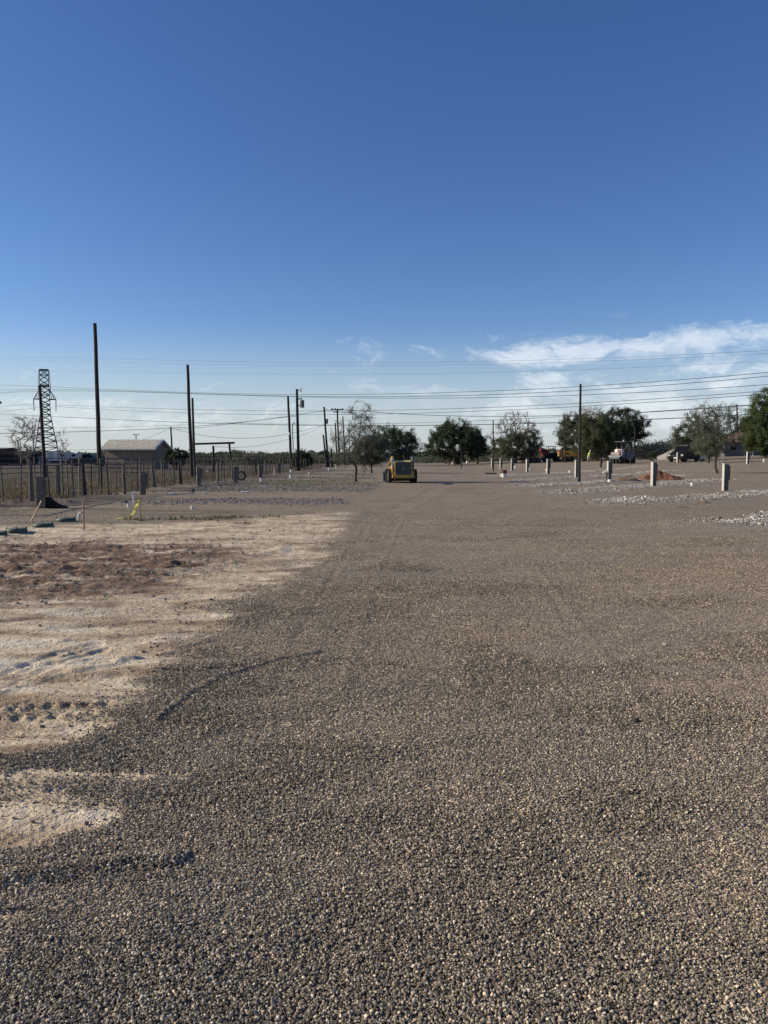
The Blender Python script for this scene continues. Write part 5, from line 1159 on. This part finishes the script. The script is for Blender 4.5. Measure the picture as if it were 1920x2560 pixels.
# ------------------------------------------------------------------ pickup and other vehicles
def car(label, cat, name, loc, rz, L=5.5, Wd=1.95, Ht=1.92, paint=None, kind='pickup', clear=.32, rack=False):
    R = empty(name, loc, label, cat, rz=rz); P = paint or M_BLACK; h = L / 2; wr = .40
    if kind == 'pickup':
        body = [(-h, .55), (-h, 1.12), (-.55, 1.15), (-.5, 1.18), (1.25, 1.18), (h - .25, 1.08), (h - .05, .95), (h, .55), (h - .1, clear), (-h + .1, clear + .05)]
        cab = [(-.85, 1.15), (-.72, Ht), (.35, Ht + .02), (1.2, 1.17)]; w0, w1 = -.60, 1.05
    else:
        body = [(-h, .5), (-h + .03, 1.1), (1.1, 1.14), (h - .25, 1.0), (h, .8), (h - .02, .5), (h - .15, clear), (-h + .15, clear)]
        cab = [(-h + .06, 1.08), (-h + .35, Ht), (.35, Ht), (1.15, 1.12)]; w0, w1 = -h + .35, .95
    mb = MB().prism(body, -Wd / 2, Wd / 2, 'Y'); mb.build('body', P, R)
    c = MB(); n = len(cab); inn = [(x, z) for x, z in cab]; tp = .16
    vs = [(x, -Wd / 2 + (tp if z > 1.5 else .04), z) for x, z in inn] + [(x, Wd / 2 - (tp if z > 1.5 else .04), z) for x, z in inn]
    c.add(vs, [(0, 1, 2, 3), (7, 6, 5, 4), (0, 4, 5, 1), (1, 5, 6, 2), (2, 6, 7, 3), (3, 7, 4, 0)]); cb = c.build('cabin', P, R)
    # windows: side panes, windscreen, rear screen set just proud
    lo = 1.24; hi = Ht - .12
    def fy(z): return Wd / 2 - .04 - (tp - .04) * (z - 1.15) / (Ht - 1.15) + .006
    (ax, az), (bx, bz), (cx, cz_), (dx_, dz_) = cab
    fr = lambda z: dx_ + (cx - dx_) * (z - dz_) / (cz_ - dz_); rr = lambda z: ax + (bx - ax) * (z - az) / (bz - az)
    mid = (ax + dx_) / 2 - .05
    for sy in (-1, 1):
        for (xa0, xa1, xb0, xb1) in ((rr(lo) + .12, rr(hi) + .12, mid - .05, mid - .05), (mid + .05, mid + .05, fr(lo) - .2, fr(hi) - .12)):
            q = [(xa0, lo), (xb0, lo), (xb1, hi), (xa1, hi)]
            MB().add([(x, sy * fy(z), z) for x, z in q] + [(x, sy * (fy(z) - .01), z) for x, z in q], [(0, 1, 2, 3), (4, 5, 6, 7), (0, 1, 5, 4), (1, 2, 6, 5), (2, 3, 7, 6), (3, 0, 4, 7)]).build('side_window', M_GLASS, cb)
    for f_, s_, nm in ((fr, 1, 'windscreen'), (rr, -1, 'rear_window')):
        q = [(-1, lo), (1, lo), (1, hi), (-1, hi)]
        MB().add([(f_(z) + .008 * s_, y * (fy(z) - .1), z + .004) for y, z in q] + [(f_(z) - .004 * s_, y * (fy(z) - .1), z) for y, z in q], [(0, 1, 2, 3), (4, 5, 6, 7), (0, 1, 5, 4), (1, 2, 6, 5), (2, 3, 7, 6), (3, 0, 4, 7)]).build(nm, M_GLASS, cb)
    for sx in (-h + 1.0, h - .95):
        for sy in (-1, 1): wheel(R, (sx, sy * (Wd / 2 - .13), wr), wr, .27, M_GREYD)
    MB().box((h + .01, 0, .52), (.16, Wd - .06, .24), .04).build('bumper', P, R)
    MB().box((h - .01, 0, .82), (.08, Wd * .55, .26), .02).build('grille', M_RUBBER, R)
    for sy in (-1, 1): MB().box((h - .05, sy * (Wd / 2 - .2), .86), (.12, .3, .22), .03).build('headlight', M_GREYP, R)
    MB().box((h + .10, 0, .52), (.02, .38, .17), .004).build('number_plate', M_WHITE, R)
    for sy in (-1, 1): MB().box((.95, sy * (Wd / 2 + .12), 1.27), (.12, .2, .18), .04).build('mirror', P, R)
    if rack:
        MB().box((-.1, 0, Ht + .09), (.9, 1.1, .10), .03).build('roof_rack', M_GREYD, R)
    return R
def gz(px, Y, py=1140): p = D(px, py, Y); return Vector((p.x, Y, Hs(p.x, Y)))
car('black pickup truck parked facing the camera near the house', 'pickup truck', 'pickup_truck', gz(1710, 96), math.radians(-132), L=5.6, Wd=2.0, Ht=1.98, paint=material('black_car_paint', (.012, .010, .011), .5, var=.2, spec=.15), rack=True)
car('dark pickup parked behind the fence between the white trailer and shed', 'pickup truck', 'pickup_truck', gz(222, 118), math.radians(4), L=5.5, paint=material('dark_blue_car_paint', (.012, .014, .02), .3, var=.2))
car('dark car behind the fence half hidden by the tall thick pole', 'car', 'parked_car', gz(262, 132), math.radians(-170), L=4.6, Wd=1.8, Ht=1.5, kind='suv', paint=material('dark_grey_car_paint', (.03, .03, .034), .3, var=.2))

def white_trailer():
    p = gz(178, 150); R = empty('travel_trailer', p, 'long white travel trailer behind the fence at left', 'trailer', rz=math.radians(-3)); Lh = 4.2
    MB().prism([(-Lh, .7), (Lh, .7), (Lh + .02, 1.75), (Lh - .25, 2.0), (-Lh + 1.3, 2.32), (-Lh, 2.36)], -1.1, 1.1, 'Y').build('body', material('dull_white_siding', (.42, .43, .44), .6, var=.1), R)
    MB().prism([(-Lh - .9, 1.0), (-Lh - .003, 1.0), (-Lh - .003, 2.3), (-Lh - .7, 2.36), (-Lh - .9, 2.2)], -1.08, 1.08, 'Y').build('nose', M_WHITE, R)
    for x in (-1.2, 1.0): 
        f = MB().box((x, -1.115, 1.72), (.8, .03, .5), .01).build('window', M_GREYD, R); MB().box((x, -1.135, 1.72), (.68, .012, .38), .003).build('pane', M_GLASS, f)
    MB().box((-2.6, -1.115, 1.5), (.7, .03, 1.5), .01).build('door', M_WHITE, R)
    for x in (-.5, .4): wheel(R, (x, -.95, .36), .36, .22, M_STEEL)
    for x in (-.5, .4): wheel(R, (x, .95, .36), .36, .22, M_STEEL)
    for x in (.2, 1.7): MB().box((x, 0, 2.3 - (x + 2.9) * .045 + .05), (.7, .7, .22), .05).build('roof_vent', M_GREYD, R)
white_trailer()

def house(label, name, px, Y, L, Wd, ev, rg, rz, wall, roof, doors=(), windows=(), hip=0.0, ov=.4, z0=None, axis='ridge_x', cat='house'):
    p = D(px, 1140, Y); z = float(rise(p.x, Y)) if z0 is None else z0; R = empty(name, (p.x, Y, z), label, cat, rz=rz)
    if axis == 'ridge_x':
        MB().prism([(0, -.3), (Wd, -.3), (Wd, ev), (Wd / 2, rg - .12 if not hip else ev + .02), (0, ev)], 0, L, 'X').build('wall', wall, R)
        s = (rg - ev) / (Wd / 2); z_ = ev - ov * s; th = .1
        v = [(-ov, -ov, z_), (L + ov, -ov, z_), (L + ov, Wd + ov, z_), (-ov, Wd + ov, z_), (hip if hip else -ov, Wd / 2, rg), (L - hip if hip else L + ov, Wd / 2, rg)]
        v += [(x, y, q + th) for x, y, q in v]
        MB().add(v, [(6, 7, 11, 10), (8, 9, 10, 11), (7, 8, 11), (9, 6, 10), (0, 4, 5, 1), (2, 5, 4, 3), (1, 5, 2), (3, 4, 0), (0, 1, 7, 6), (1, 2, 8, 7), (2, 3, 9, 8), (3, 0, 6, 9)]).build('roof', roof, R)
    else:
        MB().prism([(0, -.3), (L, -.3), (L, ev), (L / 2, rg - .12), (0, ev)], 0, Wd, 'Y').build('wall', wall, R)
        s = (rg - ev) / (L / 2); z_ = ev - ov * s; th = .12
        MB().prism([(-ov, z_), (L / 2, rg), (L + ov, z_), (L + ov, z_ + th), (L / 2, rg + th), (-ov, z_ + th)], -ov, Wd + ov, 'Y').build('roof', roof, R)
    for x, w_, h, m in doors:
        d = MB().box((x, -.01, h / 2), (w_ + .16, .05, h + .08), .01).build('door_frame', M_WHITE if m is M_BLACK else m, R); MB().box((x, -.045, h / 2 - .02), (w_, .03, h), .006).build('door', m, d)
    for x, zc, w_, h in windows:
        f = MB().box((x, -.01, zc), (w_ + .14, .05, h + .14), .01).build('window_frame', M_POST, R); MB().box((x, -.042, zc), (w_, .02, h), .004).build('pane', M_GLASS, f)
    return R
M_WALLG = material('grey_house_siding', (.10, .10, .115), .85, var=.12, scale=3); M_BRROOF = material('brown_shingle', (.20, .125, .075), .95, var=.25, scale=6, bump=.4)
M_DKROOF = material('dark_shingle', (.07, .065, .065), .95, var=.2, scale=4); M_BRICKD = material('dark_brick', (.10, .065, .06), .9, var=.2, scale=5); M_GREYW = material('grey_wall_paint', (.20, .20, .225), .85, var=.1, scale=2)
hs = house('low grey house with brown hipped roof at the right edge', 'house', 1811, 124, 15, 9, 2.45, 3.95, math.radians(-2), M_WALLG, M_BRROOF, doors=((3.7, .85, 2.15, M_BLACK),), windows=((5.6, 1.5, 1.1, .9), (8.4, 1.5, 1.6, 1.0), (1.4, 1.5, .9, .9)), hip=3.6, ov=.5)
for x in (4.35, 6.9): MB().box((x, -.42, 1.2), (.13, .13, 2.38), .01).build('porch_post', M_WHITE, hs)
wg = house('low white garage just left of the grey house', 'garage', 1764, 127, 3.0, 5, 2.2, 2.9, math.radians(-2), M_WHITE, M_POST, doors=((1.5, 2.3, 1.95, M_WHITE),), ov=.25, cat='garage')
house('flat roofed dark brick house cut by the left photo edge', 'house', -70, 175, 7.3, 7, 3.2, 3.45, 0, M_BRICKD, M_POST, windows=((5.8, 2.2, .8, .9),), ov=.45, z0=0)
house('grey gabled house at far left, gable facing the camera', 'house', 14, 210, 4.6, 8, 1.6, 3.05, 0, M_GREYW, M_DKROOF, windows=((2.9, 1.1, 1.0, .6),), ov=.35, axis='y', z0=-.1)
house('dark barn with two pale doors under the pylon', 'barn', 86, 178, 5.0, 7, 1.9, 2.75, 0, M_DKROOF, M_DKROOF, doors=((1.4, .9, 1.6, M_GREYW), (3.1, 1.3, 1.6, M_GREYW)), ov=.3, z0=-.1, axis='y', cat='barn')

# ------------------------------------------------------------------ pneumatic roller
def roller():
    p = gz(1556, 99); R = empty('pneumatic_roller', p, 'tyre roller with black canopy and white red hood by the oaks', 'road roller', rz=math.radians(-139))   # +x forward
    for k in range(4): wheel(R, (1.45, -.72 + .48 * k, .40), .40, .25, M_STEEL)
    for k in range(4): wheel(R, (-1.35, -.72 + .48 * k, .40), .40, .25, M_STEEL)
    MB().box((.0, 0, .78), (3.9, 1.5, .36), .04).build('chassis', M_GREYD, R)
    MB().box((1.45, 0, .98), (.95, 1.85, .14), .03).build('front_fender', M_STEEL, R)
    MB().box((1.05, 0, 1.28), (1.35, 1.35, .42), .08).build('hood', material('dusty_pink_grey', (.30, .23, .22), .6, var=.3), R)
    MB().box((.75, 0, 1.62), (.62, 1.1, .5), .08).build('tank', M_WHITE, R)
    MB().box((1.08, .2, 1.62), (.05, .5, .36), .02).build('hood_stripe', M_RED, R)
    MB().box((-.7, 0, 1.02), (1.7, 1.66, 1.1), .05).build('ballast_box', material('dull_grey_panel', (.17, .18, .18), .6, var=.15), R)
    MB().box((-.15, .25, 1.72), (.45, .5, .14), .04).box((-.35, .25, 1.95), (.12, .48, .4), .04).build('seat', M_BLACK, R)
    MB().tube([(.45, .2, 1.5), (.25, .2, 1.95)], .04, 8).lathe([(.17, -.015), (.2, 0), (.17, .015)], 16, (.22, .2, 1.98)).build('steering_wheel', M_BLACK, R)
    for x in (-1.05, .30):
        for y in (-.6, .6): MB().box((x, y, 2.15), (.08, .08, 1.35), .01).build('canopy_post', M_BLACK, R)
    MB().box((-.30, 0, 2.84), (1.95, 1.6, .10), .03).build('canopy', M_GREYD, R)
    MB().lathe([(0, 0), (.08, 0), (.07, .16), (0, .18)], 10, (-.2, 0, 2.9)).build('beacon', M_WHITE, R)
    MB().tube([(1.5, .85, 1.05), (1.5, .88, 1.65)], .1, 10).lathe([(0, 0), (.13, .02), (.13, .2), (0, .24)], 12, (1.5, .88, 1.66)).build('work_lamp', M_STEEL, R)
    MB().tube([(.7, -.4, 1.5), (.7, -.4, 2.1)], .03, 8).build('exhaust', M_WHITE, R)
roller()

# ------------------------------------------------------------------ motor grader, seen from the side, front to the right
def grader():
    p = gz(1425, 128); R = empty('motor_grader', p, 'ochre yellow tandem wheeled grader parked under the dense trees', 'grader', rz=math.radians(6))
    M_RIM = material('dusty_rim', (.36, .26, .15), .8, var=.2)
    for x in (-1.25, -.02):
        for y in (-.75, .75): wheel(R, (x, y, .5), .5, .32, M_RIM, lugs=0, hub=.5)
    for y in (-.75, .75): wheel(R, (2.55, y, .45), .45, .24, M_RIM)
    MB().box((-.65, 0, .62), (1.9, 1.0, .30), .05).build('tandem_case', M_BRSOIL, R)
    MB().prism([(-1.35, .85), (.45, .85), (.45, 1.72), (.2, 1.82), (-1.25, 1.86), (-1.35, 1.75)], -.5, .5, 'Y').build('engine_cover', M_ORG, R)
    MB().box((-.62, -.51, 1.38), (.5, .03, .32), .01).build('vent', M_DARKSOIL, R)
    MB().box((-1.75, 0, 1.35), (.62, .95, .85), .04).build('radiator', material('rusty_ochre', (.30, .17, .07), .7, var=.3), R)
    MB().box((-1.75, 0, 1.82), (.75, 1.05, .10), .02).build('guard', M_RED, R)
    MB().tube([(-1.25, .1, 1.8), (-1.25, .1, 2.2)], .07, 8).box((-1.3, .1, 2.2), (.4, .3, .2), .04).build('air_cleaner', M_BLACK, R)
    MB().box((.75, 0, 1.2), (.75, .9, .65), .05).build('platform', M_ORG, R)
    MB().box((.5, 0, 1.95), (.1, .5, .5), .04).box((.7, 0, 1.7), (.5, .5, .1), .03).build('seat', M_BLACK, R)
    MB().prism([(.9, .95), (2.75, .80), (2.8, 1.02), (1.9, 1.22), (.9, 1.30)], -.13, .13, 'Y').build('main_frame', M_ORG, R)
    MB().box((2.55, 0, .52), (.16, 1.35, .16), .02).build('front_axle', M_ORG, R)
    MB().prism([(1.45, .12), (1.52, .12), (1.62, .38), (1.55, .62), (1.48, .62), (1.54, .38)], -1.5, 1.5, 'Y').build('blade', M_GREYD, R)
    MB().tube([(1.5, 0, .6), (1.7, 0, 1.15)], .08, 8).lathe([(.3, -.04), (.5, -.04), (.5, .04), (.3, .04)], 20, (1.55, 0, .66)).build('blade_circle', M_ORG, R)
    MB().bar((1.05, .3, 1.4), (1.2, .3, 2.1), .05).bar((1.05, -.3, 1.4), (1.2, -.3, 2.1), .05).build('control_lever', M_GREYD, R)
grader()

def hauler():
    p = gz(1373, 136); R = empty('dump_tractor', p, 'dark tractor with a black cab carrying a rusty red hopper', 'tractor', rz=math.radians(4))
    MB().add([(-1.75, -.9, 1.95), (-1.2, -.9, 1.0), (-.2, -.9, .95), (-.35, -.9, 1.9), (-1.75, .9, 1.95), (-1.2, .9, 1.0), (-.2, .9, .95), (-.35, .9, 1.9), (-1.55, -.9, 2.55), (-1.55, .9, 2.55)], [(0, 1, 2, 3), (7, 6, 5, 4), (0, 4, 5, 1), (1, 5, 6, 2), (2, 6, 7, 3), (0, 3, 8), (4, 9, 7), (3, 7, 9, 8), (0, 8, 9, 4)]).build('hopper', M_RED, R)
    MB().box((.25, 0, 1.0), (2.9, 1.3, .6), .06).build('chassis', M_BLACK, R)
    c = MB()
    for x in (-.30, .95):
        for y in (-.62, .62): c.box((x, y, 2.0), (.10, .10, 1.5), .01)
    c.box((.32, 0, 1.4), (1.3, 1.3, .35), .03); cf = c.build('cab', M_BLACK, R); MB().box((.32, 0, 2.74), (1.55, 1.5, .12), .04).build('roof', M_GREYD, cf)
    MB().box((1.35, 0, 1.5), (.9, .9, .5), .08).build('hood', M_BLACK, R)
    for x, r in ((-.55, .62), (1.35, .5)):
        for y in (-.85, .85): wheel(R, (x, y, r), r, .38, M_GREYD, lugs=12 if r > .6 else 0)
hauler()
def flatbed():
    p = gz(1322, 128); R = empty('flatbed_trailer', p, 'low dark flatbed trailer loaded with scrap left of the tractor', 'trailer', rz=math.radians(2))
    MB().box((0, 0, .70), (4.8, 2.0, .22), .03).build('deck', M_BLACK, R); MB().box((-.5, 0, .95), (2.6, 1.6, .26), .06).box((1.2, 0, .90), (1.1, 1.5, .16), .05).build('load', M_DARKSOIL, R)
    for x in (.6, 1.5):
        for y in (-.9, .9): wheel(R, (x, y, .38), .38, .24, M_GREYD)
    MB().bar((-2.4, 0, .65), (-3.4, 0, .5), .12).build('drawbar', M_BLACK, R)
    MB().box((-2.9, 0, .25), (.12, .12, .5), .01).build('jack', M_GREYD, R)
flatbed()
def tub_cart():
    p = gz(1756, 97); R = empty('tub_cart', p, 'white tub cart with hooped handle beside the black pickup', 'cart', rz=0)
    MB().add([(-.32, -.3, .25), (.28, -.3, .25), (.28, .3, .25), (-.32, .3, .25), (-.40, -.36, .92), (.32, -.36, .92), (.32, .36, .92), (-.40, .36, .92)], [(0, 1, 5, 4), (1, 2, 6, 5), (2, 3, 7, 6), (3, 0, 4, 7), (3, 2, 1, 0), (4, 5, 6, 7)]).build('tub', M_WHITE, R)
    MB().tube([(.0, 0, .9), (.02, 0, 1.2), (.15, 0, 1.38), (.42, 0, 1.42)], .035, 8).build('handle', M_WHITE, R)
    for y in (-.3, .3): wheel(R, (0, y, .17), .17, .07, M_GREYD)
tub_cart()

# ------------------------------------------------------------------ worker in a hi-vis vest
def person():
    p = gz(1472, 120); R = empty('person', p, 'worker in yellow hi-vis vest and white helmet reaching an arm right', 'person', rz=0)
    J = {'pelvis': ((0, 0, .93), .15), 'waist': ((.03, -.01, 1.08), .135), 'chest': ((.09, -.02, 1.32), .165), 'neck': ((.15, -.03, 1.50), .06), 'chin': ((.19, -.04, 1.58), .075), 'head': ((.20, -.03, 1.68), .10), 'crown': ((.20, -.02, 1.75), .075)}
    E = [('pelvis', 'waist'), ('waist', 'chest'), ('chest', 'neck'), ('neck', 'chin'), ('chin', 'head'), ('head', 'crown')]
    def add(n, c, r, par): J[n] = (c, r); E.append((par, n))
    add('hipL', (-.10, 0, .88), .10, 'pelvis'); add('kneeL', (-.12, -.03, .48), .065, 'hipL'); add('ankL', (-.12, .02, .09), .045, 'kneeL'); add('toeL', (-.10, -.15, .04), .04, 'ankL')
    add('hipR', (.10, 0, .88), .10, 'pelvis'); add('kneeR', (.13, -.05, .48), .065, 'hipR'); add('ankR', (.12, .0, .09), .045, 'kneeR'); add('toeR', (.16, -.16, .04), .04, 'ankR')
    add('shR', (.28, -.03, 1.40), .065, 'chest'); add('elR', (.52, -.08, 1.30), .045, 'shR'); add('wrR', (.74, -.12, 1.34), .030, 'elR'); add('palmR', (.82, -.13, 1.34), .032, 'wrR')
    add('shL', (-.11, .0, 1.40), .065, 'chest'); add('elL', (-.14, -.08, 1.14), .045, 'shL'); add('wrL', (-.04, -.24, 1.00), .030, 'elL'); add('palmL', (-.01, -.30, .96), .032, 'wrL')
    for s_, (bx, by, bz), (ux, uy, uz) in (('R', (.82, -.13, 1.34), (1, -.1, -.1)), ('L', (-.01, -.30, .96), (.35, -.7, -.5))):
        side = Vector((ux, uy, uz)).cross(Vector((0, 0, 1))).normalized(); u = Vector((ux, uy, uz)).normalized(); b0 = Vector((bx, by, bz))
        for k, ln in enumerate((.066, .078, .072, .056)):
            r0 = b0 + side * (.027 - .018 * k) + u * .03; add('f%s%da' % (s_, k), tuple(r0 + u * ln * .5), .009, 'palm' + s_); add('f%s%db' % (s_, k), tuple(r0 + u * ln * .9 + Vector((0, 0, -.02))), .008, 'f%s%da' % (s_, k))
        add('t%sa' % s_, tuple(b0 + side * .045 + u * .01), .010, 'palm' + s_); add('t%sb' % s_, tuple(b0 + side * .065 + u * .04), .009, 't%sa' % s_)
    names = list(J); me = bpy.data.meshes.new('body'); me.from_pydata([J[n][0] for n in names], [(names.index(a), names.index(b)) for a, b in E], [])
    o = bpy.data.objects.new('body', me); COL.objects.link(o); o.parent = R
    md = o.modifiers.new('skin', 'SKIN'); md.use_smooth_shade = True
    for i, n in enumerate(names): me.skin_vertices[0].data[i].radius = (J[n][1],) * 2
    me.skin_vertices[0].data[0].use_root = True
    ss_ = o.modifiers.new('sub', 'SUBSURF'); ss_.levels = 1; ss_.render_levels = 2
    me.materials.append(material('worker_skin_and_cloth', (.32, .20, .14), .8, var=.1))
    MV = material('hi_vis_yellow', (.72, .85, .14), .7, var=.08); MT = material('khaki_trousers', (.42, .37, .30), .9, var=.15)
    MB().tube([(-.0, 0, .90), (.03, -.01, 1.08), (.08, -.02, 1.28), (.10, -.02, 1.42), (.135, -.03, 1.49)], [.185, .175, .205, .17, .08], 14).build('vest', MV, R, smooth=True)
    MB().box((.07, -.225, 1.22), (.10, .012, .16), .003).build('back_mark', M_BLACK, R)
    for sx, kx, ax, ky, ay in ((-.10, -.12, -.12, -.03, .02), (.10, .13, .12, -.05, 0)): MB().tube([(sx * .9, 0, .95), (kx, ky, .48), (ax, ay, .08)], [.125, .09, .07], 12).build('trouser_leg', MT, R, smooth=True)
    MB().lathe([(0, 0), (.155, 0), (.15, .015), (.125, .03), (.115, .10), (.07, .15), (0, .165)], 16, (.20, -.02, 1.69)).build('helmet', M_WHITE, R, smooth=True)
    for sx in (.12, -.12): MB().box((sx, -.06, .045), (.10, .28, .09), .03).build('boot', M_BLACK, R)
    hd = MB()
    for sx in (-.035, .035): hd.lathe([(0, -.008), (.012, 0), (0, .008)], 8, (.20 + sx, .066, 1.69), 'Y')
    hd.build('eye', M_BLACK, R)
    MB().tube([(.20, .075, 1.69), (.20, .105, 1.655), (.20, .08, 1.645)], .012, 6).build('nose', bpy.data.materials['worker_skin_and_cloth'], R)
person()
